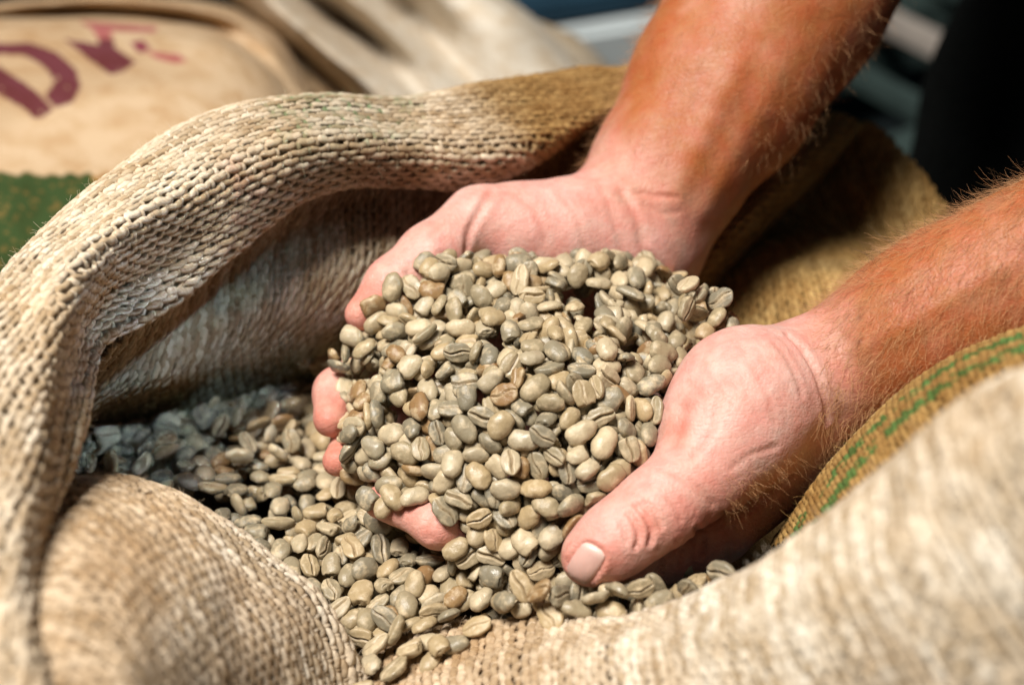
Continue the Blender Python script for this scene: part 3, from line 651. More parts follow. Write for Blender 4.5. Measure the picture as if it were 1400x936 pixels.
strip_rows = [
 [(1040, 770, .52), (1090, 700, .51), (1150, 625, .50), (1210, 565, .49), (1300, 505, .48), (1440, 450, .475)],
 [(1068, 745, .47), (1108, 680, .462), (1162, 610, .452), (1220, 552, .445), (1305, 492, .438), (1440, 438, .432)],
 [(1092, 742, .445), (1128, 680, .435), (1178, 614, .425), (1236, 556, .418), (1318, 500, .41), (1440, 452, .405)],
 [(1125, 745, .425), (1158, 692, .412), (1208, 630, .402), (1262, 578, .394), (1340, 526, .387), (1450, 485, .38)],
 [(1160, 780, .42), (1190, 730, .405), (1240, 675, .393), (1295, 625, .385), (1370, 570, .378), (1470, 535, .37)]]
strip_sh = Sheet(strip_rows, 0.0008, 52)
def tint_strip(P, v, u):
    c = np.repeat(np.array([.44, .28, .10])[None], len(P), 0); L = strip_sh.LV
    w = 0.0016*vnoise(np.stack([u, 0*u, 0*u], -1), 120, 3)
    g = (np.abs(v-L*.63-w) < .0046)*1.0+(np.abs(v-L*.79-w) < .0042)*1.0
    g = np.clip(g, 0, 1)*(vnoise(P, 300, 6) > -.15)
    e = (v < L*.33)*0.8
    return mixc(mixc(c, np.array([.50, .38, .18]), e*1.0), GREEN*1.3, g*.9)
ridge_rows = [
 [(1135, 155, .700), (1080, 195, .685), (1030, 240, .670), (985, 290, .655), (945, 335, .640), (915, 385, .625)],
 [(1150, 156, .685), (1098, 196, .668), (1046, 243, .652), (1000, 294, .637), (960, 340, .622), (928, 392, .610)],
 [(1168, 163, .680), (1118, 208, .662), (1064, 258, .646), (1016, 308, .631), (974, 352, .617), (940, 400, .606)],
 [(1180, 172, .690), (1134, 222, .676), (1080, 272, .662), (1032, 320, .648), (988, 364, .632), (950, 412, .618)],
 [(1176, 180, .715), (1128, 236, .705), (1072, 286, .692), (1026, 334, .676), (984, 380, .655), (948, 426, .635)]]
ridge_sh = Sheet(ridge_rows, 0.0014, 62)
back_rows = [
 [(1110, 170, .735), (1045, 225, .725), (985, 285, .705), (930, 360, .67), (880, 440, .65), (830, 520, .66)],
 [(1186, 170, .700), (1130, 235, .706), (1072, 300, .700), (1010, 352, .658), (940, 420, .640), (860, 510, .65)],
 [(1215, 188, .692), (1180, 240, .690), (1130, 300, .692), (1070, 350, .640), (980, 425, .622), (900, 520, .64)],
 [(1252, 228, .684), (1225, 275, .674), (1185, 325, .672), (1130, 365, .625), (1040, 455, .600), (955, 545, .62)],
 [(1284, 275, .676), (1272, 320, .662), (1245, 365, .645), (1190, 420, .605), (1100, 500, .580), (1030, 590, .60)],
 [(1298, 320, .680), (1305, 370, .665), (1300, 420, .640), (1260, 480, .605), (1180, 560, .575), (1110, 640, .59)],
 [(1300, 400, .71), (1330, 450, .69), (1340, 500, .66), (1320, 560, .62), (1250, 640, .59), (1190, 720, .60)]]
back_sh = Sheet(back_rows, 0.0016, 72, freq=34)
link_back = link('back_fold', None, sack); front_p = link('front_fold', None, sack); left_p = link('left_fold', None, sack)
wall_p = link('inner_wall', None, sack); strip_p = link('striped_hem', None, sack)
class _o: location = (0, 0, -0.14)
def weave_in(sh, par, *a, **k):
    obs = weave(sh, sack, *a, **k)
    for o in obs: o.parent = par
    return obs
weave_in(rim_sh, rim, tint_rim, 3.9, 2.45, 1, 7, 1.2, (420, 200), (1, -.22))
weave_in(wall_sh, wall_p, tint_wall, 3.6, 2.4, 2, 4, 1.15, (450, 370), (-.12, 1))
weave_in(left_sh, left_p, tint_left, 3.4, 2.7, 3, 6, 1.2, (400, 840), (.55, .83))
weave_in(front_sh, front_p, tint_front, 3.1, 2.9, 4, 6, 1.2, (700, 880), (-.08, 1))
weave_in(strip_sh, strip_p, tint_strip, 3.2, 2.2, 5, 5, 1.1, (1220, 590), (.35, 1))
weave_in(ridge_sh, link_back, tint_right, 3.4, 2.3, 6, 4, 1.1, (1046, 260), (1, -1))
weave_in(back_sh, link_back, tint_right, 3.4, 2.4, 7, 3, 1.1, (1050, 380), (.2, 1))
for shs, n, par, sd in (([(rim_sh, tint_rim)], 10000, rim, 1), ([(wall_sh, tint_wall)], 260, wall_p, 2), ([(left_sh, tint_left)], 3600, left_p, 3), ([(front_sh, tint_front)], 3000, front_p, 4), ([(strip_sh, tint_strip)], 500, strip_p, 5)):
    o = fuzz(shs, n, sack, sd); o.parent = par

# ------------------------------------------------------------------ coffee beans
def bean_mesh(seed, ns=19, na=30, L=4.9, Wd=3.45, H=2.55, name='coffee_bean'):
    """half-ellipsoid bean: domed back (+z), flat face (-z) with a curving centre cut; long axis x; metres"""
    rs = np.random.RandomState(seed); xs = -np.cos(np.linspace(0, np.pi, ns)); xs[1:-1] *= 0.995
    a0 = np.linspace(-np.pi, np.pi, na, endpoint=False); a = a0-0.58*np.sin(a0)     # angle 0 = middle of the flat face
    bend = rs.uniform(-.55, .55); wav = rs.uniform(-.5, .5); twist = rs.uniform(-.12, .12); egg = rs.uniform(-.18, .18)
    pinch = rs.choice([0, .3, .6, 1.0])*rs.choice([-1, 1]); open_ = rs.uniform(.5, 1.35); hz = H*rs.uniform(.85, 1.12)
    V, G, C = [], [], []
    for x in xs:
        r = max(1-abs(x)**2.35, 0)**0.5; w = Wd*r*(1+egg*x)
        for t in a:
            s, c = math.sin(t), -math.cos(t)           # c=-1 in the middle of the flat face
            y = w*(abs(s)**0.92)*(1 if s >= 0 else -1)
            if c < 0: z = -0.95*(abs(c)**0.55)*r**0.8
            else: z = hz*(c**0.9)*r**0.85
            g = ch = 0
            if c < 0.1:
                mid = (0.75*bend*math.sin(x*2.4+wav)+0.28*math.sin(x*4.5+seed)+.35*bend)*Wd/3.4
                dy = (y-mid); fade = max(0, 1-abs(x)**5); wd = 0.27*open_
                g = math.exp(-(dy/wd)**2)*fade; z += 1.45*g*open_**.5
                lip = math.exp(-((abs(dy)-wd*2.4)/0.5)**2)*fade; z -= 0.20*lip
                ch = min(1, lip*.55+g*.3)
                z += 0.35*pinch*(y/max(w, .1))
            X = x*L+0.12*y*bend; Y = y+bend*0.55*(x*x-.4)+twist*z; Z = z+0.28*bend*math.sin(x*3+seed)*.6
            V.append((X, Y, Z)); G.append(g**1.6); C.append(ch)
    V = np.array(V); amp = 0.24+0.26*rs.rand()
    if seed % 4 == 1:    # a chipped end
        cut = L*rs.uniform(.45, .7); V[:, 0] = np.where(V[:, 0] > cut, cut+(V[:, 0]-cut)*.18+.35*vnoise(V, 1.1, seed+9), V[:, 0])
    V += (nrm(V)*(amp*vnoise(V, .55, seed)+0.12*vnoise(V, 1.5, seed+3))[:, None])
    F = grid_faces(ns, na, True)
    me = mesh_np(name, V*1e-3, F); add_attr(me, 'groove', G); add_attr(me, 'chaff', C)
    return me, V*1e-3, F, np.array(G), np.array(C)
# target surface of the beans heaped in the hands, and of the beans lying in the sack
HEAP = [[(500, 428, .535), (560, 400, .530), (640, 372, .528), (740, 362, .528), (840, 366, .528), (920, 386, .528), (968, 424, .522)],
        [(476, 480, .512), (556, 455, .500), (650, 425, .495), (745, 415, .493), (840, 420, .496), (925, 445, .500), (972, 480, .507)],
        [(458, 550, .500), (545, 530, .480), (645, 505, .470), (740, 495, .466), (830, 500, .468), (905, 520, .476), (942, 550, .486)],
        [(455, 620, .492), (540, 610, .472), (640, 595, .461), (735, 585, .456), (815, 590, .458), (880, 605, .464), (915, 628, .472)],
        [(475, 670, .490), (545, 665, .473), (630, 665, .463), (715, 665, .456), (790, 660, .454), (845, 655, .457), (880, 668, .464)],
        [(520, 700, .490), (560, 700, .478), (630, 715, .470), (700, 740, .465), (755, 755, .462), (790, 740, .462), (840, 710, .468)]]
BED = [[(40, 560, .60), (140, 520, .602), (260, 500, .61), (400, 500, .62), (520, 480, .63), (700, 480, .63), (900, 480, .62)],
       [(40, 620, .56), (140, 580, .562), (260, 560, .575), (390, 560, .585), (520, 540, .59), (700, 560, .58), (900, 560, .57)],
       [(60, 690, .52), (160, 640, .528), (270, 630, .534), (380, 630, .538), (500, 630, .540), (700, 650, .53), (920, 650, .52)],
       [(150, 780, .49), (230, 740, .492), (310, 715, .495), (410, 715, .497), (520, 715, .496), (700, 730, .49), (950, 720, .485)],
       [(270, 860, .472), (340, 820, .473), (410, 800, .473), (480, 795, .473), (560, 790, .472), (720, 780, .470), (960, 770, .466)],
       [(330, 960, .462), (400, 910, .462), (455, 870, .461), (520, 860, .459), (590, 840, .460), (730, 820, .462), (960, 815, .460)],
       [(400, 1040, .455), (440, 980, .455), (480, 940, .455), (530, 920, .454), (590, 890, .458), (730, 860, .468), (960, 850, .470)]]
heap_sh = Sheet(HEAP); bed_sh = Sheet(BED)
BEANS = """1088 -2195 -89 -61 22 -64 -38 95 0
795 -2205 -65 19 -16 78 55 96 0
160 -2213 -78 42 9 89 -3 101 0
647 -2217 -76 56 -7 52 62 98 0
1297 -2126 -3 49 -79 16 -29 104 0
239 -2305 -220 4 53 80 25 103 0
912 -2255 -133 -21 6 -47 84 105 0
-739 -2467 -519 23 87 37 17 101 0
299 -2227 -101 36 24 -83 -32 99 0
515 -2225 -112 52 83 16 5 96 0
-641 -2321 -506 17 96 0 19 102 0
-42 -2148 -260 -85 -10 38 32 102 0
-899 -2385 -604 42 -21 -4 87 89 0
-225 -2202 -447 20 -8 97 4 101 0
-459 -2337 -475 83 8 -14 -52 95 0
193 -1320 380 10 -24 -85 -44 97 1
394 -2269 -187 3 -14 -16 -97 101 0
-765 -2146 -563 27 78 31 45 105 0
-7 -1420 242 9 -71 68 7 96 1
-74 -1228 382 81 30 -17 44 106 1
270 -1403 277 38 -85 32 -12 88 1
623 -2260 -223 -96 -19 4 15 96 0
764 -1319 267 19 -54 -74 -32 99 1
213 -1610 34 92 15 -1 -33 100 1
-1254 -2173 -664 75 -59 12 -24 101 0
572 -1156 384 34 -90 -21 -10 100 1
-1398 -2051 -637 65 64 0 -40 99 0
376 -1616 46 71 59 26 22 109 1
-402 -2042 -551 81 -46 -5 33 91 0
-214 -1589 -120 3 -21 84 48 94 1
451 -1260 348 87 37 -2 29 107 1
-1616 -1862 -569 72 57 -13 -33 91 0
-519 -2396 -570 47 15 -15 -84 87 0
-52 -1030 470 25 -93 -1 -22 103 1
-201 -1937 -512 88 -12 -13 41 102 0
-43 -1517 85 2 1 -49 86 98 1
-1546 -2149 -907 24 -62 69 26 92 0
-224 -1424 118 86 20 8 -44 103 1
-119 -1813 -433 90 33 -13 -20 110 1
-349 -1510 -12 19 -95 18 7 95 1
-1752 -2085 -909 18 -42 81 35 98 0
152 -1002 500 36 4 32 -86 115 1
773 -2216 -237 35 62 58 37 97 0
-606 -1203 141 10 -63 -74 -13 92 1
-883 -2232 -606 9 93 16 30 100 0
600 -1290 282 85 15 -13 47 115 1
-196 -1152 384 1 22 86 44 98 1
-695 -1941 -566 79 9 13 -58 99 0
-1606 -2012 -866 89 36 -6 -22 96 0
-1745 -1916 -845 64 21 11 -71 105 0
-300 -992 412 67 16 -26 66 103 1
-390 -1343 137 78 11 -8 60 104 1
-1990 -1511 -399 68 60 -13 -37 91 0
-1450 -1804 -676 35 50 62 48 115 0
-1309 -1855 -698 19 -11 97 2 86 0
-310 -1173 295 82 34 9 -42 108 1
-125 -1665 -217 41 -47 -77 1 91 1
786 -1054 368 55 -42 -69 15 91 1
936 -821 358 94 17 -8 23 98 1
-1902 -2048 -948 95 27 -6 -1 92 0
-139 -1272 261 31 -2 -68 65 92 1
-2178 -1786 -840 6 -76 -55 -32 104 0
133 -800 569 25 -9 -7 -95 99 1
155 -1522 93 3 -5 4 99 101 1
35 -922 524 13 73 49 43 90 1
-433 -1558 -86 29 -32 -88 -17 109 1
491 -1457 215 88 -3 -11 44 98 1
253 -1108 469 6 -12 -57 80 94 1
258 -1707 -156 85 31 -12 37 99 1
-1958 -1815 -814 42 -35 82 -8 80 0
470 -1058 486 21 -76 53 27 106 1
-1909 -1926 -883 93 33 -8 -8 94 0
-1778 -1614 -734 79 17 3 -58 93 0
-933 -826 82 47 47 26 69 99 1
-2211 -1614 -815 53 23 0 -80 103 0
-403 -1028 337 1 12 98 3 94 1
-2368 -1632 -852 89 4 -16 40 103 0
-897 -1417 -622 32 -55 -75 11 104 0
-1849 -1743 -784 85 22 1 -45 111 0
-368 -1903 -528 36 7 8 -92 90 0
-455 -689 376 12 92 19 29 86 1
-646 -1396 -120 17 -4 20 -95 99 1
87 -1718 -204 87 30 4 -37 103 1
-1712 -1484 -700 62 -1 -9 76 94 0
-1557 -1858 -750 6 -89 -34 -24 103 0
-1600 -1381 -686 68 -8 0 72 106 0
76 -1287 302 93 32 -4 -7 103 1
-2328 -1463 -790 90 13 -5 -38 110 0
353 -1054 513 38 78 -21 -42 93 1
-1000 -1589 -637 88 30 20 28 106 0
-793 -1382 -143 87 -7 23 -40 111 1
-370 -1685 -313 22 15 23 -92 93 1
360 -1455 194 25 -61 -71 -23 91 1
-1212 -1740 -667 9 -53 -83 7 93 0
1206 -2144 -148 32 66 -64 16 104 0
-671 -1039 164 54 -20 -13 79 93 1
66 -1111 424 91 9 -3 -37 80 1
-609 -352 410 22 -28 87 -31 105 1
-2640 -1412 -853 96 8 -12 19 98 0
108 -1607 -76 87 30 -35 10 108 1
-137 -908 477 84 36 -19 32 94 1
191 -1805 -378 13 23 -88 -36 97 1
375 -1170 385 47 6 31 -81 88 1
-2220 -1288 -741 51 -5 -17 83 90 0
-1375 -1529 -663 10 -56 -80 10 103 0
-619 -941 272 66 -14 -32 65 102 1
-1231 -1539 -665 67 17 1 -71 102 0
-377 -594 445 51 -85 -1 3 98 1
634 -666 541 63 12 5 76 105 1
-139 -1729 -326 36 -91 12 6 96 1
-2458 -1233 -755 6 6 98 -7 104 0
-646 -1779 -561 72 1 -16 66 101 0
430 -1385 272 95 9 -4 25 86 1
-943 -1033 -20 42 -4 -27 85 102 1
59 -2090 -183 -14 50 75 37 104 0
-2019 -1675 -797 92 24 -12 25 102 0
-1156 -1889 -675 4 92 32 16 104 0
1240 5 554 -16 -89 -38 -12 97 1
1236 -137 442 -50 65 55 -8 102 1
138 -26 473 4 1 94 31 90 1
-1866 -1480 -714 33 9 8 -93 103 0
-446 -1398 28 80 41 -24 34 94 1
-1074 -2156 -698 45 -1 -73 49 93 0
-1650 -1105 -702 9 16 -93 27 114 0
-1009 -1774 -671 64 10 -10 -74 113 0
-237 -1302 180 76 63 4 -1 91 1
443 -136 454 88 -16 8 42 84 1
764 -688 477 57 -24 -27 -73 93 1
-1098 -1421 -600 3 54 83 -4 107 0
-566 -2116 -558 24 10 -29 -91 90 0
-647 -1233 -19 7 -3 -90 40 91 1
-2666 -1275 -799 14 -92 -26 -20 113 0
-1108 -1613 -680 60 -3 2 -79 102 0
-818 -970 35 90 23 -26 -21 104 1
-696 -655 364 29 10 25 -91 106 1
168 -1396 171 13 -54 -64 -51 100 1
-11 -477 516 77 11 14 -59 97 1
-1502 -1550 -687 78 -5 1 -61 104 0
-1993 -1549 -723 72 -28 28 -55 80 0
-1114 -914 -19 8 43 29 -84 87 1
-2747 -1015 -804 10 -19 96 -14 102 0
-3127 -1049 -887 19 -29 92 -11 107 0
-569 -790 279 82 13 -13 -52 100 1
-2922 -1109 -878 2 11 10 -98 83 0
-1779 -1359 -671 94 -30 1 -3 111 0
461 -833 515 12 97 -16 1 100 1
-489 -1135 222 27 -50 -79 -20 91 1
-2628 -885 -810 19 -6 11 96 101 0
-922 -665 122 56 45 10 -67 94 1
754 -1173 289 11 42 -11 88 90 1
78 -2152 -325 89 2 -42 -5 100 0
857 131 344 21 12 32 90 111 1
-971 -1314 -228 82 40 -12 -36 96 1
-578 -675 368 69 40 37 45 84 1
-1284 -1166 -701 21 91 -31 5 101 0
-2315 -947 -764 75 -13 -2 63 97 0
54 116 495 1 -76 -50 -39 109 1
-1054 -207 123 94 -4 -28 13 94 1
-217 0 439 40 13 -31 84 100 1
476 264 412 72 35 -6 58 102 1
242 -821 528 0 -25 95 -11 115 1
-861 163 385 54 29 24 -74 105 1
-1602 -1637 -692 3 -92 35 5 95 0
1473 -39 447 -24 90 10 34 103 1
-1398 -2168 -905 6 -11 -34 92 92 0
632 246 348 95 -20 11 17 104 1
-2025 -721 -818 38 -8 -22 -88 98 0
292 -731 573 89 10 -2 -43 99 1
-2783 -747 -819 18 22 2 -95 112 0
-2063 -1024 -734 71 -15 -8 -67 90 0
-1474 -1334 -681 79 4 -20 -57 91 0
-2557 -710 -801 2 -68 69 -21 105 0
-366 -2292 -524 97 -5 -20 -1 102 0
-1296 -1386 -659 37 -69 -45 42 98 0
300 -476 507 76 -11 0 -62 86 1
-2191 -688 -799 25 96 -6 -4 105 0
-285 -1703 -364 30 -89 -31 -10 104 1
641 -1494 179 31 0 48 -81 107 1
-1159 -86 141 22 -9 -40 88 108 1
-2740 -513 -745 67 54 19 45 95 0
-804 -677 248 95 9 -25 0 106 1
-2307 -1141 -748 18 10 0 -97 95 0
-2962 -503 -746 39 55 6 -73 104 0
-2368 -624 -824 9 10 -4 98 102 0
-3360 -789 -932 23 62 72 14 104 0
-893 -1867 -646 19 -29 93 -7 85 0
-1535 -598 -871 21 -2 11 -96 87 0
-897 -1090 -98 5 -21 -6 96 92 1
-17 -1576 -22 22 -26 40 -84 90 1
632 -1026 397 88 25 -26 28 115 1
-1401 -953 -774 98 -11 -4 11 105 0
-724 162 387 6 -43 -84 -30 102 1
-854 -1742 -634 84 -19 -17 -46 94 0
-3131 -498 -754 34 -70 35 -50 105 0
-1012 89 272 21 3 61 -75 107 1
-776 -739 179 77 28 -25 -49 105 1
-1123 -2180 -818 93 28 -6 -18 100 0
-406 -125 408 59 44 1 -66 104 1
-3294 -592 -876 8 -72 68 2 110 0
-2478 -1550 -856 90 17 -12 36 90 0
-523 219 481 83 42 23 25 94 1
-3091 -818 -839 91 16 -11 -34 102 0
-91 326 454 70 -16 -47 49 95 1
-2037 -375 -795 65 71 22 -6 102 0
104 -1761 -276 25 -78 -53 -17 86 1
-2607 -326 -809 -75 57 18 -24 103 0
-1745 -318 -813 37 83 14 -36 101 0
-1285 -2203 -776 16 42 41 78 86 0
-237 -619 470 66 -44 -37 47 90 1
-1263 -1985 -751 34 -6 -33 87 101 0
631 406 428 41 -5 12 -89 100 1
791 335 309 79 14 -16 -55 96 1
-355 -359 456 1 4 -46 88 99 1
902 -1161 232 75 22 18 59 94 1
-386 -1187 216 49 5 -33 79 84 1
1448 -147 370 -46 -27 20 81 95 1
-128 -313 497 27 -12 5 -94 100 1
-710 -1174 67 86 43 0 -24 100 1
-192 -355 441 77 -4 -10 -61 95 1
-3569 -329 -1080 80 -9 -2 57 98 0
-57 -91 432 72 -13 2 66 91 1
-2943 -670 -874 95 -4 -7 -27 94 0
631 -872 469 33 -18 -82 -40 98 1
-831 -2027 -596 0 34 85 38 107 0
-2089 -1541 -741 8 56 78 23 98 0
-836 -160 247 5 -17 55 -80 102 1
-1761 -684 -851 70 -20 -6 -67 101 0
-1872 -55 -898 -30 58 -44 61 96 0
-959 -2003 -657 73 5 9 -66 94 0
1005 -607 332 89 29 19 27 97 1
-1878 -493 -914 97 -9 -2 -20 86 0
-1954 -1320 -681 7 -54 -83 5 103 0
-234 -1743 -489 28 39 -33 -80 87 1
-734 -1650 -620 2 36 -91 15 101 0
-1352 -1714 -694 44 -3 -7 88 104 0
-1131 -1176 -657 86 15 -46 -8 92 1
-94 -1385 160 38 -7 -50 77 97 1
550 -978 486 41 -67 57 -20 90 1
-1258 -203 -39 1 -35 -74 57 99 1
-156 -641 459 70 -10 -18 67 102 1
1156 668 96 44 -36 -38 -72 95 1
-2963 -976 -861 22 -16 -28 91 102 0
-803 -430 275 87 28 -5 -37 85 1
-1213 -149 32 42 50 54 51 86 1
-3314 46 -958 62 -9 -64 42 97 0
-2280 94 -961 -5 52 -55 -64 95 0
-627 -26 362 40 13 13 -89 92 1
-2066 -1379 -726 88 9 -3 -45 95 0
294 135 430 23 13 43 85 95 1
-1706 -528 -881 2 4 96 -22 107 0
-567 112 399 96 21 8 -7 104 1
-512 -50 397 81 -22 -34 40 85 1
-706 -1508 -647 57 -6 -18 -79 82 0
-52 -1605 -79 7 -42 -89 -5 101 1
946 -1030 322 4 75 50 41 92 1
-2442 227 -986 -50 37 73 25 104 0
-2164 231 -986 70 -24 -33 57 97 0
-9 -1697 -269 44 20 11 -86 99 1
-3733 72 -1237 97 0 -19 -10 86 0
-2884 -878 -851 95 -4 -13 -24 110 0
-977 -2141 -658 49 -85 12 -8 99 0
1338 29 445 21 -57 65 -44 103 1
-3131 359 -1045 56 81 -4 -11 99 0
261 309 452 92 -14 -29 -17 92 1
-3118 -79 -889 17 19 -92 -27 108 0
-854 -1403 -208 82 15 -10 53 93 1
222 -1179 378 47 9 -23 -83 93 1
-3641 266 -1212 23 33 88 -19 96 0
1045 -471 332 89 34 25 2 107 1
-1785 463 -1079 93 -13 -22 -21 98 0
-840 -1572 -657 85 -16 -8 48 96 0
780 -852 368 12 30 -10 93 80 1
916 375 298 70 5 5 -70 108 1
-1677 -886 -794 73 -2 17 65 96 0
-777 -1375 -673 66 -9 -2 -73 99 0
-1860 -1097 -722 12 -3 -23 -96 101 0
1021 -369 359 85 26 38 -23 86 1
-1266 -719 -772 4 71 67 15 95 1
-322 -892 430 10 -4 95 25 105 1
331 -1534 61 75 55 20 -26 90 1
-2430 -1078 -769 92 -8 -14 32 92 0
-2711 -660 -820 7 -96 21 -13 101 0
-1112 -947 -150 72 -52 -40 18 101 1
-828 -1257 -159 90 41 -8 -1 94 1
-2014 -165 -873 -12 -84 47 22 101 0
-1688 -146 -880 -25 62 63 36 97 0
-461 -1673 -589 75 -37 -4 53 101 0
-1587 -77 -1038 55 23 19 77 93 0
583 -1339 192 43 -72 -52 0 96 1
-1360 -730 -846 53 -8 -22 -80 92 0
-1780 -1219 -698 96 -23 0 -3 106 0
-2462 -372 -896 14 42 87 -14 90 0
826 -732 391 67 24 15 67 94 1
-2104 -570 -830 14 33 -90 22 104 0
-1943 914 -1069 2 -93 -22 -25 94 1
134 -373 500 95 -16 -1 21 104 1
-559 -1517 -621 3 6 96 -21 97 0
-509 -2006 -570 16 6 -75 -63 99 0
473 -693 496 36 7 -2 92 86 1
-33 -1731 -443 25 -11 -85 42 102 1
-501 -958 267 78 -6 -12 59 102 1
-208 337 410 93 22 24 8 92 1
-1752 919 -1005 43 34 -33 75 100 1
-2926 533 -1116 -88 -7 6 44 102 0
-3151 -892 -916 21 -11 -5 96 101 0
-2572 170 -1085 10 0 -4 98 91 0
-2828 723 -1242 6 7 -94 29 109 0
-1655 981 -947 19 -25 -66 -66 113 1
-954 -1103 -197 85 30 13 -38 80 1
143 -661 552 98 2 9 6 97 1
-1038 -636 22 88 7 -12 43 85 1
-298 -1405 77 17 -65 72 15 104 1
-3395 462 -1210 94 -29 -10 3 101 0
-3457 1003 -1388 85 0 -20 -46 108 0
-2774 -290 -836 -32 54 -18 -74 97 0
-228 -1619 -239 79 24 -4 54 100 1
-1450 -1160 -727 50 -12 -6 -84 100 0
-1980 93 -947 -81 51 20 -15 104 0
-2445 -102 -961 79 15 8 -57 109 0
-3301 1004 -1349 26 91 28 0 86 0
-1128 -945 -290 75 51 -31 -26 85 1
-2138 -1165 -701 19 61 75 4 92 0
-7 -821 514 13 -48 79 34 114 1
-126 77 427 27 6 23 -92 94 1
-128 -1037 383 21 -54 -80 0 95 1
47 347 457 1 6 -39 91 113 1
-183 -1471 -35 93 13 22 -20 99 1
-2861 348 -1110 18 -58 77 -10 92 0
-2856 -556 -872 3 -6 5 99 106 0
802 527 328 30 -39 38 -77 97 1
-385 -32 433 32 -82 44 -1 92 1
-1925 341 -1049 -7 86 28 39 104 0
318 -915 476 26 -6 8 -95 102 1
-2891 15 -974 17 -52 58 -58 110 0
110 -533 527 19 78 58 1 84 1
-482 319 496 14 19 80 53 94 1
-2603 1134 -1417 86 -7 -5 -48 98 0
12 -1159 359 72 -57 29 -25 94 1
-1061 -1962 -703 28 13 8 -94 91 0
-3953 701 -1462 96 -20 -14 1 115 0
-3803 648 -1394 51 15 -28 -79 95 0
-108 -1500 36 15 -74 58 28 106 1
52 -1413 160 55 23 17 -77 90 1
-979 7 183 27 -4 60 -74 106 1
-498 -1307 37 69 70 -1 -9 109 1
-2760 -1175 -846 95 12 -11 22 95 0
-569 -1825 -623 30 10 -8 -94 98 0
526 -1486 134 39 -90 -12 -6 111 1
-3309 -354 -941 5 -59 -59 53 103 0
-2291 -492 -881 61 -8 20 75 112 0
638 -750 461 98 3 11 10 104 1
-2994 -144 -977 94 -14 -5 -28 90 0
-1170 -2328 -898 50 55 4 -65 101 0
-663 -2059 -632 23 12 -40 -87 100 0
-313 -1737 -575 76 1 23 -59 93 0
-2720 1231 -1408 34 6 10 -92 88 0
-1653 1143 -937 9 -34 64 -67 103 1
-599 -1674 -612 39 -12 22 -88 102 0
-2991 2 -967 52 -2 49 -69 92 0
-470 -537 392 13 0 25 -95 93 1
-598 259 468 51 7 29 -79 102 1
-2205 -307 -934 37 -18 14 -89 98 0
991 -253 340 74 10 14 64 100 1
-2431 1218 -1434 31 85 -40 -10 98 0
999 591 216 80 9 -9 57 102 1
-1047 -1320 -654 8 89 35 25 99 0
287 -1604 -57 27 10 -42 -85 109 1
-1086 -859 0 34 9 84 39 102 1
-38 -695 482 54 16 -11 -80 89 1
-1151 -729 -830 29 8 1 94 96 0
-1121 -2064 -731 79 23 -40 38 92 0
897 -2099 -180 28 -44 -61 -58 104 0
-347 131 400 36 -63 58 35 108 1
-3197 -559 -936 73 -14 -15 64 91 0
-379 -1672 -456 71 -24 -65 0 98 1
-2153 409 -1041 15 -63 -27 69 104 0
-374 378 400 73 57 35 6 108 1
-2465 1038 -1406 95 -17 7 19 104 0
-535 -191 311 39 -21 -2 89 92 1
1316 -62 325 70 -63 8 29 102 1
-2836 1021 -1366 99 -7 4 -3 89 0
-3061 -579 -903 38 6 -6 -91 100 0
-1616 -289 -991 41 -3 26 86 106 0
-1173 -1434 -671 9 -79 58 -11 91 0
-290 -781 396 92 8 -15 -32 90 1
1050 -2134 -222 -67 -31 67 1 102 0
-1736 45 -955 16 84 33 39 97 0
-1919 -354 -949 40 -4 33 84 102 0
-302 -488 441 10 -98 7 -12 98 1
-1815 191 -1003 6 -21 75 -61 103 0
-3309 703 -1276 2 -5 14 98 87 0
-3219 -782 -914 84 -34 -22 34 93 0
716 -960 377 25 -24 -88 -31 102 1
709 -1114 293 42 -83 -20 26 104 1
-1257 -1037 -720 81 8 -26 -49 82 1
184 -1622 -161 57 31 -19 72 102 1
532 494 396 77 27 -8 55 93 1
-1955 525 -1105 22 -54 -11 80 101 0
249 -1716 -262 40 -3 56 -71 103 1
-833 46 259 80 53 -13 -18 93 1
-739 -392 271 18 -85 -43 -21 97 1
-23 -1603 -175 89 36 -3 22 86 1
-870 -62 244 96 -18 7 -11 106 1
-546 -2226 -588 7 -15 3 98 97 0
-2362 -314 -942 48 -3 24 83 94 0
-1385 -1309 -685 17 71 67 5 90 0
-2614 -551 -863 22 1 -22 -94 105 0
-722 -121 297 0 -23 -58 -77 100 1
713 -1397 151 90 38 10 14 97 1
189 81 440 1 15 -89 40 89 1
-3157 958 -1346 75 -4 -17 -62 94 0
1173 -2022 -208 6 57 -75 31 105 0
-416 -1780 -608 69 -3 -5 71 101 0
-2348 865 -1342 17 15 1 -96 93 0
-1080 -518 -13 55 38 -24 -69 107 1
-2361 1316 -1499 56 2 24 78 91 0
-905 -190 135 87 10 -26 -37 86 1
1198 124 445 -45 80 -18 -33 100 1
701 512 382 35 -22 -70 -56 90 1
-788 84 267 14 -49 -71 -46 97 1
-1171 -1305 -674 27 10 -49 -81 95 0
-1021 -1471 -678 10 -3 13 98 94 0
-3361 -616 -975 96 -13 -14 17 90 0
389 448 386 60 -5 -1 79 100 1
-1545 1089 -1001 87 39 18 22 102 1
-312 -1506 -160 93 -4 6 -34 92 1
-3149 1113 -1392 93 -21 -7 -27 93 0
-2059 894 -1347 95 -17 21 -1 103 0
-1493 1205 -1003 79 -55 -21 12 102 1
-2455 563 -1191 46 2 84 -26 99 0
-10 191 420 69 20 -6 68 95 1
420 -967 494 45 -18 -77 -38 100 1
-945 -548 97 39 -32 -27 81 100 1
-497 -1924 -588 4 -28 82 47 105 0
-2490 -231 -942 34 5 8 -93 86 0
-538 -1030 176 86 40 -15 -25 104 1
-3068 -741 -865 18 -89 38 -9 107 0
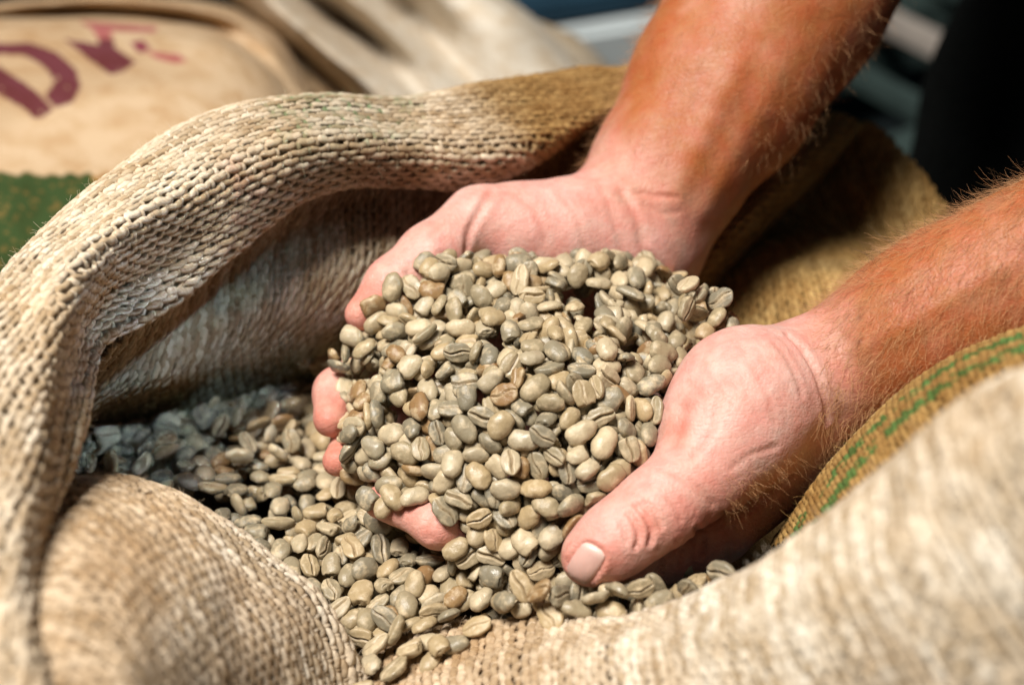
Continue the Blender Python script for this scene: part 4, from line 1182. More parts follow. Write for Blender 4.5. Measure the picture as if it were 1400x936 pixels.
-3492 315 -1195 54 6 -26 -78 102 0
-3060 -233 -931 16 -13 97 3 94 0
-1801 -254 -987 97 10 11 10 95 0
390 -1463 65 53 31 -35 69 96 1
-2020 1192 -1507 91 -15 5 36 111 0
-2442 -549 -866 93 -19 3 29 90 0
-420 -1230 109 89 42 1 8 105 1
-460 -414 363 52 16 -20 -80 100 1
-733 -1813 -641 35 2 6 -92 103 0
-2209 857 -1335 18 65 -49 53 99 0
-1010 -977 -160 90 21 -35 0 98 1
-638 347 457 47 15 31 -80 102 1
-3161 -139 -969 5 58 -76 26 95 0
-3623 444 -1274 88 -27 -17 32 94 0
120 239 452 32 -65 -59 -31 99 1
-565 -1321 -140 68 -70 17 -2 95 1
-3283 -147 -985 59 69 31 27 96 0
105 -1281 231 23 17 34 -89 89 1
-1026 -204 63 73 -29 -34 50 87 1
535 -1581 57 30 6 -64 -69 96 1
-2722 227 -1052 19 40 -51 73 103 0
-699 -1217 -122 36 -10 -58 71 92 1
-657 -235 346 97 15 -9 -5 105 1
-548 -1174 95 43 -48 75 7 100 1
-2668 -98 -941 22 -15 64 -70 98 0
-1681 954 -1109 89 -19 9 -39 97 1
-1002 -790 27 39 54 41 60 101 1
-291 22 362 19 12 -23 -94 95 1
-2144 90 -1090 34 93 5 -5 91 0
121 -2114 -448 -34 -10 33 87 99 0
-2781 430 -1141 23 -21 92 -20 95 0
-244 184 381 33 71 46 40 96 1
-933 -1228 -578 84 39 -3 -35 115 1
-362 255 371 95 17 -7 23 108 1
515 343 395 23 -76 -59 -5 101 1
971 413 230 81 -22 11 -52 102 1
-2405 66 -1079 87 -26 -5 -40 85 0
-165 -179 429 43 -9 12 88 98 1
98 -1755 -376 25 -12 -87 -37 114 1
328 216 415 9 30 35 87 90 1
-1687 -413 -948 96 -25 -3 -5 95 0
-1970 -53 -1062 92 -33 1 13 110 0
-4016 872 -1533 64 -24 -9 71 113 0
-321 -1900 -588 27 23 -3 -92 96 0
-1786 1002 -991 21 -54 72 35 106 1
476 -1035 390 47 -1 33 -81 91 1
-347 451 403 5 -42 43 79 95 1
195 -2164 -256 -21 70 60 -29 96 0
-3010 259 -1108 89 -25 2 35 108 0
-3167 176 -1062 1 -53 79 -28 95 0
-826 -1166 -175 43 -9 -64 62 96 1
-1538 -478 -929 81 -14 12 54 105 0
103 -1108 357 49 7 -27 81 90 1
1360 -247 306 49 6 13 -84 95 1
863 -1006 313 48 -16 -35 78 98 1
-2281 -197 -987 84 -9 -10 -51 112 0
-1650 -2269 -1028 1 -12 -35 92 105 0
-235 594 313 89 -24 -16 32 102 1
40 -1429 69 36 14 32 -85 96 1
-384 -880 332 62 -1 -19 75 102 1
-565 -341 322 91 -17 -21 28 99 1
-2358 635 -1262 10 0 94 -30 106 0
827 -1288 187 59 44 14 -65 96 1
380 -2188 -351 -14 86 -6 47 99 0
-2881 1145 -1398 98 -13 2 -8 104 0
-853 -420 170 33 25 -22 -87 88 1
-2063 -298 -965 71 -4 22 65 96 0
-1574 962 -1055 1 32 94 -1 91 1
1291 -2064 -259 21 -12 -37 88 104 0
-2595 304 -1129 4 43 85 -26 100 0
-250 -1452 -75 73 41 3 52 93 1
1323 -2075 -130 -93 27 8 19 105 0
-1388 -547 -906 63 -9 15 74 114 0
871 -2158 -331 20 -23 94 -8 104 0
-1844 979 -1115 86 11 -13 46 98 1
-2986 -441 -909 21 -5 18 95 90 0
1031 -720 305 67 51 46 25 96 1
-1173 -1050 -722 11 -41 87 -22 95 0
592 -596 486 97 -10 15 -2 100 1
-1212 -923 -781 16 3 -20 -96 99 0
-2715 118 -1028 8 2 66 74 112 0
-2577 -165 -942 7 26 -14 -94 94 0
-1001 -1060 -262 18 -30 -56 73 86 1
423 -2097 -255 1 -64 64 39 104 0
-664 -879 191 24 -23 -23 91 88 1
-494 258 374 69 -33 -27 57 89 1
-3153 -397 -942 83 -8 -12 -52 101 0
-14 -376 477 82 -1 2 56 89 1
-1295 -64 -71 10 -57 -52 61 96 1
-1794 1093 -1454 80 49 -6 -32 87 0
597 -2180 -344 2 32 -64 -69 100 0
705 -1240 210 42 -27 48 -71 104 1
348 325 407 92 21 -6 -30 87 1
-2689 -15 -964 21 -31 10 -91 100 0
-3017 694 -1232 2 -9 -99 0 92 0
-1914 965 -1410 16 -15 44 86 97 0
247 -1845 -485 15 -47 -82 -26 95 1
-2150 -448 -908 94 -24 4 -20 90 0
136 -1505 -8 36 -66 55 35 94 1
1173 -418 230 70 34 30 53 99 1
656 404 348 76 18 17 -59 94 1
256 -1306 267 75 -60 -23 1 87 1
-454 -1421 -126 94 -7 17 23 108 1
-1104 1 65 13 48 -81 27 112 1
-1871 -161 -1030 96 -25 -2 -4 95 0
-2077 704 -1323 64 21 7 72 107 0
-381 -1035 249 8 18 19 -95 86 1
-683 -1307 -169 8 75 56 -32 82 1
-673 -247 262 71 15 -26 -61 98 1
556 -1195 258 68 7 29 -66 93 1
-2704 459 -1201 79 -7 -18 -57 86 0
-240 -1069 320 8 48 77 38 107 1
-936 -1290 -692 63 -8 3 76 96 0
-249 -1237 157 79 37 -29 38 103 1
-104 -1540 -152 44 -79 -34 -20 95 1
-873 -2084 -704 95 -6 -12 24 85 0
-1892 1041 -1438 11 3 70 69 96 0
-2165 1064 -1463 97 -19 5 10 96 0
-823 -298 207 22 11 -18 -94 105 1
-1504 23 -1065 29 -17 -33 87 110 0
-1768 743 -1355 48 7 11 -86 96 0
-2207 293 -1155 5 73 -65 15 105 0
-1716 -129 -1049 89 -12 -12 -39 90 0
-687 -1067 80 90 7 -24 33 96 1
-2121 441 -1214 48 1 15 -86 109 0
335 -1086 407 13 -74 57 29 102 1
237 -1217 325 13 -96 -18 -9 94 1
-1664 -1754 -760 68 24 0 -68 100 0
-129 495 356 0 -98 -3 -12 108 1
-1590 260 -1177 61 -14 -12 76 105 0
-1639 421 -1225 4 30 -9 -94 95 0
-2340 162 -1122 85 -16 -11 -46 90 0
-2370 470 -1195 82 26 6 49 98 0
1004 670 193 25 -96 0 2 104 1
-2287 425 -1183 87 17 38 22 112 0
-731 -2552 -648 86 29 -7 -38 99 0
-2435 -33 -1008 12 95 -24 -6 99 0
-120 -1786 -517 96 10 0 -21 111 0
-1796 578 -1308 62 -26 -2 -72 96 0
-2690 1317 -1460 3 3 25 96 99 0
400 -1700 -77 66 -55 -48 -5 102 1
-3330 1118 -1404 98 -11 -10 7 102 0
1266 770 -6 9 94 -19 22 94 1
-2416 367 -1151 71 11 -5 68 98 0
-1864 1299 -1518 1 76 -61 17 97 0
-1088 -694 -77 18 -32 -12 91 98 1
-1728 231 -1181 49 -9 30 80 95 0
-2864 842 -1310 96 -26 2 3 94 0
-2745 9 -1027 35 -10 -23 -89 110 0
-3252 -279 -945 58 38 67 24 88 0
211 -1027 416 84 18 -10 47 93 1
-3321 174 -1097 79 -37 -11 46 103 0
-933 -354 -842 52 -14 -15 -82 90 0
-578 -562 309 94 -9 -27 13 86 1
65 535 344 18 -32 -84 -38 106 1
-3342 -486 -955 26 94 8 15 92 0
-139 251 333 91 -14 -7 36 100 1
-11 -999 398 65 4 -24 71 90 1
250 -1502 17 42 10 46 -76 98 1
-3057 795 -1289 5 2 -15 -98 100 0
1590 -35 212 6 -58 -7 -80 103 1
1030 739 160 34 -78 47 18 98 1
-990 -1148 -614 0 -18 -96 -16 106 1
-1879 807 -1364 61 28 3 73 98 0
234 415 388 93 32 12 6 94 1
-2237 725 -1307 97 1 -18 8 97 0
-1447 -354 -983 37 -6 15 90 80 0
-924 -2607 -579 20 -96 -12 -5 103 0
97 -718 501 89 0 2 -43 92 1
-789 -1972 -659 86 33 -6 -36 94 0
106 -938 447 70 22 1 -67 101 1
-2461 716 -1291 80 -32 9 48 101 0
-313 31 -1018 6 -14 -26 94 91 0
-819 -562 180 89 16 -23 -33 96 1
-10 -1769 -547 17 -74 63 -7 102 0
-643 153 332 27 -13 94 3 86 1
-2130 -126 -1028 27 -2 17 94 92 0
-469 -1356 -73 6 10 7 98 93 1
-104 -1210 271 77 56 -24 -12 106 1
-143 -1353 62 51 12 -53 66 92 1
312 -660 515 45 1 -2 88 102 1
-58 -2067 -377 -72 -50 44 -11 105 0
-3096 -7 -993 69 -64 -11 27 92 0
1446 57 358 -17 69 -46 -52 98 1
14 -107 -1038 30 92 6 -20 90 0
1264 63 312 43 4 -82 -36 100 1
-1717 980 -1421 83 -47 -22 17 106 0
140 433 359 56 32 -9 75 92 1
-1901 898 -1413 28 91 26 -1 101 0
-36 -1322 157 75 26 -40 44 99 1
-959 -969 -64 96 18 -10 -10 81 1
144 577 296 41 -82 -34 -18 90 1
-1454 -148 -1054 96 -22 0 13 90 0
11 231 353 22 0 -15 -95 91 1
-608 -23 303 32 -89 -31 1 99 1
-681 -1923 -630 83 35 6 -41 89 0
-1058 -973 -766 36 -8 21 89 87 0
-159 -1782 -568 4 -22 -96 5 98 0
-891 -92 156 91 -26 -19 -22 102 1
134 166 423 1 4 -45 88 89 1
1110 779 61 27 35 -48 74 91 1
-642 -628 311 44 2 -37 80 92 1
-2045 213 -1113 4 -68 -70 -14 104 0
-1140 -479 -940 68 -19 -8 -69 106 0
-368 -1433 -38 20 -70 -59 -32 88 1
792 657 265 94 16 -1 -27 94 1
-142 -840 430 53 20 8 -81 100 1
-486 117 309 71 -6 -19 66 109 1
-1796 362 -1213 37 90 16 1 101 0
419 -1179 302 76 35 -3 53 93 1
-1049 -1164 -713 82 -15 1 54 105 0
-1212 -641 -881 96 -8 7 22 98 0
303 -1383 197 15 -64 62 40 96 1
-12 -1479 -40 58 -75 27 2 88 1
377 -1829 -453 6 -7 47 -87 96 1
213 -1677 -278 37 -88 15 23 90 1
244 -1660 -426 59 71 -27 22 102 1
-256 -1644 -410 15 -94 -22 -16 93 1
-1087 -800 -98 87 42 -23 -7 93 1
-725 -552 267 76 15 -14 60 96 1
-273 293 344 14 -56 -78 -21 88 1
-1924 692 -1325 29 -89 30 1 102 0
-603 262 365 81 -45 -20 30 97 1
-2023 509 -1260 42 1 11 -89 101 0
-2949 89 -1023 85 -47 -10 19 97 0
-1657 533 -1287 92 -33 -5 12 97 0
886 -1111 190 39 -7 -89 -16 104 1
-2294 943 -1405 86 -7 9 48 103 0
-468 404 434 58 20 52 -58 97 1
-2531 413 -1173 37 -24 -29 -84 103 0
-1152 -61 -19 58 -22 -11 77 95 1
-2560 -81 -1014 84 -17 -3 -50 89 0
-221 64 -1074 88 -31 -31 -10 106 0
-217 -1899 -574 24 -1 96 3 94 0
290 -1794 -526 45 -87 -11 -10 99 1
-1939 105 -1114 54 -4 3 -83 98 0
507 581 323 81 41 34 -19 95 1
833 452 243 83 0 19 50 89 1
-1729 810 -1382 7 2 99 0 95 0
-70 383 -1048 42 -22 46 -74 108 0
521 389 315 7 -11 -2 98 82 1
412 568 306 28 -23 -92 0 101 1
-248 398 350 10 62 43 64 107 1
1554 -178 287 -60 -50 -5 -61 95 1
-3013 -352 -899 91 -38 -9 -9 106 0
-59 -1169 305 15 26 84 42 83 1
198 288 353 98 -15 -4 -5 111 1
260 -1660 -544 4 58 80 -10 89 0
-2173 745 -1369 90 -24 1 -32 94 0
-469 -31 351 12 -16 96 17 106 1
280 509 311 18 8 92 31 92 1
452 -1555 -76 22 28 63 -68 99 1
-1695 1166 -1433 65 -18 -58 -43 111 0
-1010 -2081 -738 50 18 8 -83 92 0
-710 134 219 49 25 24 -79 82 1
-656 -1286 -657 27 92 -25 -1 96 0
-13 563 267 2 -3 32 -93 85 1
-2 101 -1050 86 2 4 -48 98 0
338 -1727 -347 5 -35 77 51 85 1
-276 -1514 -246 81 30 24 43 97 1
827 647 218 1 98 -12 -2 92 1
-1769 94 -1131 17 -6 -26 -94 105 0
-450 260 297 62 2 -30 71 99 1
835 750 168 4 -12 52 -83 102 1
372 347 330 92 -33 -1 -18 99 1
753 -2060 -249 50 17 -53 65 97 0
-335 -1143 227 38 -20 87 21 96 1
-1655 688 -1359 89 -13 9 42 92 0
-1768 1048 -1164 76 31 30 -47 96 1
926 -966 256 41 -67 -60 4 108 1
-367 -290 383 30 -12 11 93 95 1
-864 -4 -1080 11 -23 11 95 101 0
-1043 -633 -859 26 78 -55 6 104 0
48 -2021 -295 16 59 -38 68 95 0
-1876 212 -1178 93 -27 2 -22 102 0
-150 -1482 -164 44 -59 53 39 86 1
317 -1590 -204 69 45 -32 44 105 1
622 -1443 73 68 18 -21 67 91 1
79 -1627 -306 98 16 6 -3 107 1
-2182 593 -1292 8 98 -8 -8 83 0
842 -1237 149 54 9 -43 70 96 1
90 -1545 -138 25 -59 -66 -36 83 1
45 -1654 -415 43 -8 86 -20 98 1
-982 64 122 2 -28 65 -69 90 1
-55 -1644 -397 44 81 -34 13 99 1
79 -1850 -492 44 -88 -2 6 100 1
46 -946 -750 0 10 -94 31 113 0
738 588 281 61 10 -36 69 100 1
468 -1901 -561 33 -35 -56 -66 111 1
-281 -1330 12 25 -7 -49 82 96 1
-1361 1173 -956 48 27 -3 -82 99 1
-134 472 -930 88 32 14 28 102 0
-2072 899 -1396 20 -21 -95 -2 88 0
-1896 471 -1289 74 -15 11 62 101 0
-568 211 -967 29 28 -40 -81 98 0
140 -1740 -473 13 -97 14 6 89 1
-1642 -16 -1098 61 -4 21 75 94 0
-195 222 -1063 68 47 3 54 111 0
98 466 -1011 23 3 95 -18 107 0
-100 382 335 0 -2 -41 90 94 1
67 -849 -732 1 -4 1 99 102 0
387 -1652 -189 66 39 36 -51 99 1
-304 -1632 -588 3 -30 94 5 101 0
618 -2110 -199 -41 26 16 85 103 0
-11 -1526 -236 71 67 -16 -5 99 1
-2823 -169 -969 94 -23 -2 -21 89 0
-134 130 378 25 -1 9 -96 90 1
-1430 1029 -1037 21 -5 20 -95 94 1
737 -1347 92 0 25 -23 93 99 1
-703 -19 216 91 -21 -15 30 92 1
-554 -176 -992 78 10 42 -44 90 0
-676 -1147 -4 89 33 -29 -6 84 1
-122 -1625 -296 28 -27 87 28 107 1
-4 359 379 4 19 -19 95 105 1
-479 -1249 -1 80 53 -22 6 85 1
-1514 1145 -1098 22 -14 62 -72 108 1
649 449 277 96 -24 0 -5 100 1
1378 -148 179 2 49 -27 -82 98 1
-732 -619 -867 2 -29 -31 -89 96 0
-1376 1246 -1071 20 -37 50 74 96 1
1470 -54 274 -24 90 -21 26 96 1
422 -1107 -631 93 -19 3 -28 101 0
-174 -1554 -309 62 -69 -29 19 95 1
-391 -1514 -630 60 -8 11 77 100 0
-483 -52 -991 23 30 1 92 103 0
632 642 239 2 62 72 -27 94 1
-141 -829 -714 1 10 97 18 113 0
-312 -56 -1081 6 15 -25 -94 91 0
-1691 1140 -1091 37 61 -40 55 92 1
57 -224 -1012 1 31 -89 32 97 0
478 493 315 11 -10 53 -83 97 1
-1282 -427 -949 55 -20 4 80 100 0
-296 -1391 -112 40 12 -65 62 97 1
-848 -558 -869 80 52 25 5 94 0
56 -1546 -552 17 83 47 20 115 0
-1012 13 -1075 70 -7 19 -67 97 0
-896 290 -1076 50 9 4 -85 99 0
-243 -1097 -717 20 -17 -5 95 101 0
-318 1191 -1456 14 -5 42 88 90 0
-1423 732 -1325 4 11 -31 -93 108 0
-2176 522 -1260 55 5 -5 82 93 0
-1025 367 -1193 82 -21 9 -50 104 0
-263 615 -1256 63 25 -9 72 98 0
589 -1076 -613 8 -68 69 -18 107 0
-1093 1313 -1474 91 30 -3 -26 81 0
-1516 597 -1313 69 -17 6 69 94 0
-519 1354 -1493 71 -49 -16 46 107 0
-141 674 -1264 12 -63 -75 11 91 0
-1257 188 -1088 12 -20 0 96 108 0
2496 7624 -9278 39 -82 29 27 111 1
3033 9768 -11260 42 46 -72 26 89 1
-255 1518 -1557 3 14 -94 28 81 0
-713 -877 -761 64 10 -12 74 107 0
498 -1250 -575 45 -13 -8 87 98 0
53 446 363 16 -81 44 32 106 1
-1402 956 -1182 54 15 36 -74 88 1
-1576 1216 -1264 25 -3 76 -58 106 1
-239 600 233 10 43 -89 7 103 1
699 -1164 -630 85 -2 -15 49 103 0
-315 -821 -755 97 -19 10 -4 88 0
744 -1031 -645 23 2 -12 95 84 0
-2009 775 -1396 96 -22 -1 -7 93 0
-1220 963 -1366 7 84 48 -19 106 0
7 -596 -913 8 -7 23 96 88 0
373 -1258 -606 16 -57 -78 16 110 0
-2379 504 -1254 24 -13 -11 -95 83 0
-1023 1021 -1409 96 -23 2 -9 90 0
-1496 -2347 -1040 52 33 10 -77 104 0
-898 -1062 -711 29 90 28 -6 95 0
-2004 584 -1310 1 -16 10 -97 94 0
700 -734 -750 43 9 28 -84 110 0
981 -1092 -627 7 43 89 0 102 0
-388 -912 -773 18 15 -11 96 96 0
-892 464 -1243 27 -1 -24 -92 111 0
385 -1504 -579 76 -12 -15 -61 94 0
-1505 911 -1394 26 -11 11 -94 90 0
-732 604 -1287 94 -20 1 22 113 0
-505 618 -1301 20 0 25 94 89 0
958 -1523 -118 52 -3 21 -81 105 1
-575 -308 -987 50 7 -9 85 93 0
-1048 1308 -1262 2 6 97 18 102 1
929 -1613 -203 76 1 -9 62 89 1
-623 -1210 -626 22 -96 0 5 81 1
434 -1330 209 71 17 34 -58 110 1
-739 1433 -1265 15 -32 68 62 111 1
-835 59 142 82 -27 -20 43 95 1
-915 1333 -1225 35 35 1 85 99 1
-1420 1072 -1094 94 14 3 27 95 1
389 -1703 -407 26 -37 88 6 100 1
571 -1873 -245 94 29 -6 -9 100 1
1189 -328 -878 47 20 7 84 100 1
-1554 1192 -1150 82 49 -5 27 101 1
-166 525 279 16 -67 -71 4 93 1
679 1602 -1155 1 33 81 46 97 1
-1203 1223 -1302 40 5 21 -88 103 1
934 -961 -555 3 15 -56 80 110 1
-583 1475 -1461 38 -27 87 12 113 1
922 -1330 -587 57 0 -23 -77 99 1
1037 -166 -790 47 13 49 -71 99 1
-905 -1213 -363 89 36 17 -15 88 1
667 -1480 -53 29 -73 16 58 86 1
52 1278 -1351 3 -79 47 35 108 0
-1406 336 -1193 76 -28 -10 56 110 0
-37 -1607 -518 44 -6 -9 -88 95 0
657 -1691 -148 8 96 -18 17 91 1
-894 1152 -1374 66 29 -23 63 100 1
-1358 815 -1219 44 40 25 75 88 1
-1358 924 -1122 37 4 -27 88 93 1
-1331 1254 -1349 15 12 26 -94 96 1
-1361 862 -1377 96 -23 -2 5 100 0
-2056 292 -1201 2 1 27 95 102 0
-1504 1058 -1397 68 41 13 58 103 0
-1640 -2413 -1093 48 -85 -6 -18 96 0
-1016 325 72 51 7 -40 75 97 1
737 -1765 -206 75 7 -14 62 91 1
-1195 1084 -1109 97 -14 -2 16 115 1
-1386 969 -1320 15 -5 -45 87 94 1
512 -1601 -189 17 60 -23 -73 94 1
-1678 1072 -1054 78 60 8 -6 101 1
-429 -1249 -604 2 10 55 -82 114 1
-1353 -256 -980 25 56 77 -7 106 0
-1564 1465 -1580 47 1 -22 -84 94 0
-27 -1324 -659 29 -11 3 94 94 0
1472 95 -556 64 60 20 -42 96 1
-1536 409 -1242 63 -22 6 73 109 0
538 -1540 -520 91 32 -13 19 95 0
-1138 330 -1200 57 -7 -20 -78 99 0
-821 1378 -1409 40 22 -34 81 100 1
-805 -1187 -608 50 75 10 -39 105 1
-1297 1085 -1186 25 -71 -63 -12 107 1
1018 -842 -508 50 -53 53 -42 90 1
1532 -659 -927 91 0 -34 -19 98 1
460 -1728 -477 84 1 -27 45 96 1
-1197 985 -1276 92 22 1 30 112 1
-1054 1121 -1274 9 9 -27 95 115 1
1524 -501 -878 85 19 -29 37 112 1
-623 97 281 47 35 70 -38 90 1
-1057 1189 -1317 7 -9 42 -89 104 1
-1208 825 -1327 5 25 -95 -14 91 1
1505 -24 -698 13 -74 -50 -40 94 1
845 -1116 -611 18 -83 -33 39 105 0
-826 -1269 -348 27 9 53 -79 104 1
-1445 1213 -1311 19 -91 -22 -28 105 1
580 -1512 -439 96 22 11 2 94 1
-1452 1057 -1173 18 7 12 -96 110 1
-350 328 263 89 -31 -16 24 95 1
421 -1617 -302 70 65 24 2 91 1
548 -1640 -496 30 25 -11 90 94 1
-910 476 68 37 25 -10 88 102 1
1380 7 -673 34 -60 67 25 114 1
-329 1655 -1492 19 -12 71 -65 103 1
-297 477 275 13 18 73 63 86 1
-402 397 257 71 -50 -4 47 103 1
-466 1530 -1455 24 82 39 33 104 1
1277 -94 -749 46 -86 15 4 101 1
-702 675 121 36 18 -21 88 95 1
1762 6161 -7913 62 9 54 -54 103 1
1318 44 -581 78 32 -22 46 109 1
-1231 1030 -1181 14 -8 24 -95 94 1
895 -1408 -78 60 45 -6 65 86 1
-1129 1158 -1184 93 23 -7 24 97 1
-1480 1157 -1293 91 5 -29 24 90 1
1176 12 -563 50 12 59 -60 105 1
-187 -1375 -584 75 7 -21 61 110 0
636 -1296 -582 1 -61 77 12 100 0
-409 -832 -784 13 -91 33 16 99 0
120 -1629 -517 24 -16 49 -81 101 0
226 -1341 -524 12 -4 1 -98 104 0
201 -1481 -526 35 -18 6 91 93 0
-747 -751 -816 0 8 93 -32 113 0
-1297 1186 -1085 3 2 37 -92 95 1
223 -1921 -562 16 -16 -94 21 94 1
-364 -588 -828 28 -1 16 -94 101 0
-600 -783 -803 26 -22 57 -73 91 0
-1652 1132 -1445 20 -34 57 -71 101 0
-847 1329 -1347 64 9 -41 62 106 1
1193 -83 -679 41 15 -2 -89 99 1
-626 -1128 -642 0 4 -58 -80 91 1
-720 1409 -1417 35 37 17 83 90 1
-579 203 268 64 60 -1 45 91 1
-1468 1105 -1208 3 -5 98 12 102 1
1061 -363 -895 94 -20 7 22 98 1
-647 1451 -1355 42 -1 -49 75 85 1
-1351 1241 -1182 3 17 -94 25 113 1
-607 1476 -1410 28 30 19 -88 92 1
-654 1336 -1397 92 20 25 -17 98 1
-92 -829 -810 24 94 -16 6 97 0
-910 1248 -1446 72 21 35 55 105 0
1607 24 -510 66 -68 27 -8 103 1
-143 -575 -885 50 2 -29 80 90 0
-34 1268 -1502 84 -19 -9 -47 83 0
193 -1246 -652 29 91 27 -4 96 0
-1327 1293 -1448 56 79 -6 20 111 0
-715 1409 -1539 57 -3 -21 -78 94 0
-112 -249 -1029 39 -10 -4 -90 108 0
201 1298 -1358 95 4 -9 26 98 0
-783 1247 -1484 66 -12 11 72 98 0
-263 1109 -1455 3 -1 -25 -96 90 0
-242 -863 -822 83 -22 -9 -47 98 0
-687 465 -1054 9 -70 -69 6 91 0
-1087 920 -1364 94 -18 12 -21 92 0
-801 1406 -1504 96 -11 -22 7 99 0
-339 -1190 -668 3 29 -92 -21 102 0
-553 -669 -886 91 -33 -2 -18 101 0
-1201 1234 -1480 68 -7 -12 -71 96 0
-936 864 -1363 42 -3 -21 -87 100 0
-411 -387 -981 97 -15 -8 -4 103 0
-599 596 -1061 95 0 11 -27 100 0
-1004 -894 -772 89 -43 10 0 93 0
637 -1768 -252 40 -2 22 -88 94 0
163 1180 -1408 2 93 32 10 95 0
-15 -530 -836 4 -90 -40 3 95 0
-393 -1362 -659 96 -23 2 1 96 0
1583 -134 -727 52 21 16 -80 94 1
1528 -305 -772 24 -4 94 18 108 1
1271 -203 -727 33 9 60 -71 112 1
1319 -222 -837 57 19 6 -79 100 1
770 -1627 -195 95 28 5 -6 101 1
1352 -248 -723 13 -22 47 -83 103 1
-1039 1089 -1354 19 96 14 -5 95 1
517 -1739 -201 75 39 1 52 93 1
-1155 1270 -1195 69 9 -35 61 94 1
-964 1320 -1344 85 44 -15 -18 96 1
-1252 918 -1153 12 -6 92 34 109 1
802 -1520 -103 22 -12 -90 -34 100 1
1349 -396 -874 7 -95 -21 -17 96 1
65 637 253 74 66 0 -2 83 1
1307 -109 -700 41 20 36 -80 94 1
-355 1427 -1520 27 7 -1 95 111 1
-526 -1440 -414 21 -1 9 -96 96 1
1444 -153 -797 48 -5 -25 83 109 1
1439 -334 -768 52 23 25 -77 98 1
251 -1357 -581 18 -59 -78 3 102 0
-1358 1149 -1432 27 32 85 27 94 0
-802 -334 -857 55 -15 -4 -81 93 0
268 -1498 -573 60 5 10 -78 84 0
-885 -826 -788 8 33 87 -33 98 0
-276 -1381 -478 29 58 -63 41 86 1
1506 -52 -593 44 43 9 77 112 1
-141 1681 -1602 2 58 -77 23 88 0
-122 -1382 -634 28 -7 -12 94 90 0
-415 -232 -988 42 5 -25 86 114 0
-775 428 118 88 30 -8 -32 103 1
-1077 1230 -1063 18 -5 -97 7 101 1
1056 -1543 -181 67 6 -1 -72 98 1
1617 1 -628 72 55 -17 -36 80 1
-1257 1258 -1127 98 -16 -6 5 96 1
785 -1286 -586 1 -38 86 -32 103 0
-135 525 -1250 11 -15 97 -10 88 0
-1601 760 -1326 51 12 49 68 91 0
-481 196 -1172 96 -23 -4 -5 104 0
1394 48 -466 27 -67 -63 -25 101 1
1538 -189 -688 93 21 -25 -7 106 1
562 -1473 -574 17 4 -16 -96 90 0
185 -1138 -679 64 76 -5 -3 88 0
100 -499 -915 10 9 -22 96 88 0
-1479 1199 -1456 55 -39 31 -66 100 0
-1459 92 -1129 50 -4 23 83 104 0
-1552 1179 -1395 46 52 -66 -27 95 0
1001 -1326 -90 62 -23 43 -60 108 1
-1003 976 -1305 7 96 3 -21 101 1
-1320 1170 -1014 46 17 19 -84 89 1
-792 1138 -1387 67 46 20 53 113 1
-971 1241 -1439 12 -72 -51 44 92 0
-741 -458 -916 70 -20 34 -57 95 0
-656 1259 -1491 67 -19 -8 -70 98 0
-721 333 -1011 16 -97 10 6 109 0
-1343 -2414 -1015 14 15 89 39 101 0
-1413 1066 -1395 61 28 68 27 97 0
-553 -820 -723 22 13 30 -91 97 0
-400 -160 -1041 2 -4 -95 28 89 0
-420 -1086 -718 5 -18 -93 29 101 0
217 -584 -902 87 -25 4 40 103 0
1190 -1001 -196 95 5 26 11 89 1
-1061 1304 -1216 19 1 -26 94 92 1
-1376 635 -1196 38 43 19 -78 89 1
-56 453 299 2 14 -98 10 91 1
-744 523 81 30 5 16 -93 101 1
-615 265 239 56 71 22 33 111 1
-1355 909 -1280 89 22 -18 31 87 1
1793 4331 -5250 59 -79 -4 10 93 1
776 1660 -1105 82 45 -6 -31 90 1
-1039 827 -1301 18 -4 4 97 101 1
193 -1573 -218 61 33 -45 54 86 1
-1631 1017 -1178 77 20 -17 56 96 1
-780 830 -1356 17 0 25 94 87 0
532 -1791 -545 50 4 -21 83 91 0
-664 -1322 -370 15 -11 -44 87 96 1
-42 -1595 -384 78 -56 -5 -25 102 1
1175 -164 -792 51 33 28 -73 102 1
-952 384 59 34 8 -42 83 93 1
-834 -190 -1052 81 -17 4 55 89 0
-963 171 -1135 6 83 51 -16 101 0
-693 -111 -1056 30 92 -19 -1 91 0
-1219 180 -1159 14 -4 -23 -95 88 0
2195 4107 -5331 60 65 3 44 88 1
-1010 1304 -1144 82 22 14 -49 101 1
-1072 1177 -1444 78 -10 6 -60 102 0
-737 -1358 -334 35 31 17 -85 104 1
-1206 849 -1251 4 16 -95 -20 105 1
757 -1387 -540 49 12 32 -79 83 1
2830 7674 -8870 57 -8 -50 -63 97 1
1285 -308 -820 22 -2 -51 82 83 1
1539 -572 -836 6 11 23 -96 105 1
-1341 -52 -1089 97 -7 -4 -19 94 0
-1743 1400 -1570 28 0 -13 -94 99 0
-286 1625 -1595 27 2 1 -95 92 0
-1258 59 -1053 93 -2 -6 -34 90 1
1584 -393 -760 28 5 -43 84 99 1
661 -1616 -85 5 23 -91 -31 101 1
363 -1750 -321 75 39 35 -38 87 1
-69 288 -1203 68 -8 -11 -71 105 0
-468 1498 -1570 14 -3 -12 -97 96 0
-621 -1041 -750 48 -11 3 86 101 0
-419 1113 -1453 77 -9 -14 -60 92 0
490 -1385 -605 92 -28 -3 25 92 0
-454 1270 -1494 89 -22 6 37 115 0
333 -1080 -723 57 -1 -23 -78 98 0
-199 1253 -1461 82 -56 0 -6 111 0
-1219 1156 -1408 72 22 -2 -65 114 0
-754 -1130 -720 95 -4 -4 -28 94 0
-214 -1623 -510 19 -1 57 -78 98 0
-791 303 -1102 15 10 -2 -97 86 0
-632 -354 -938 64 14 15 -73 113 0
-1232 -309 -1005 45 -8 14 87 83 0
-533 -575 -791 96 18 16 -4 97 0
-430 841 -1060 93 1 19 -28 80 0
-1763 -2330 -1081 88 28 -35 11 91 0
2397 7307 -9728 57 51 12 61 101 1
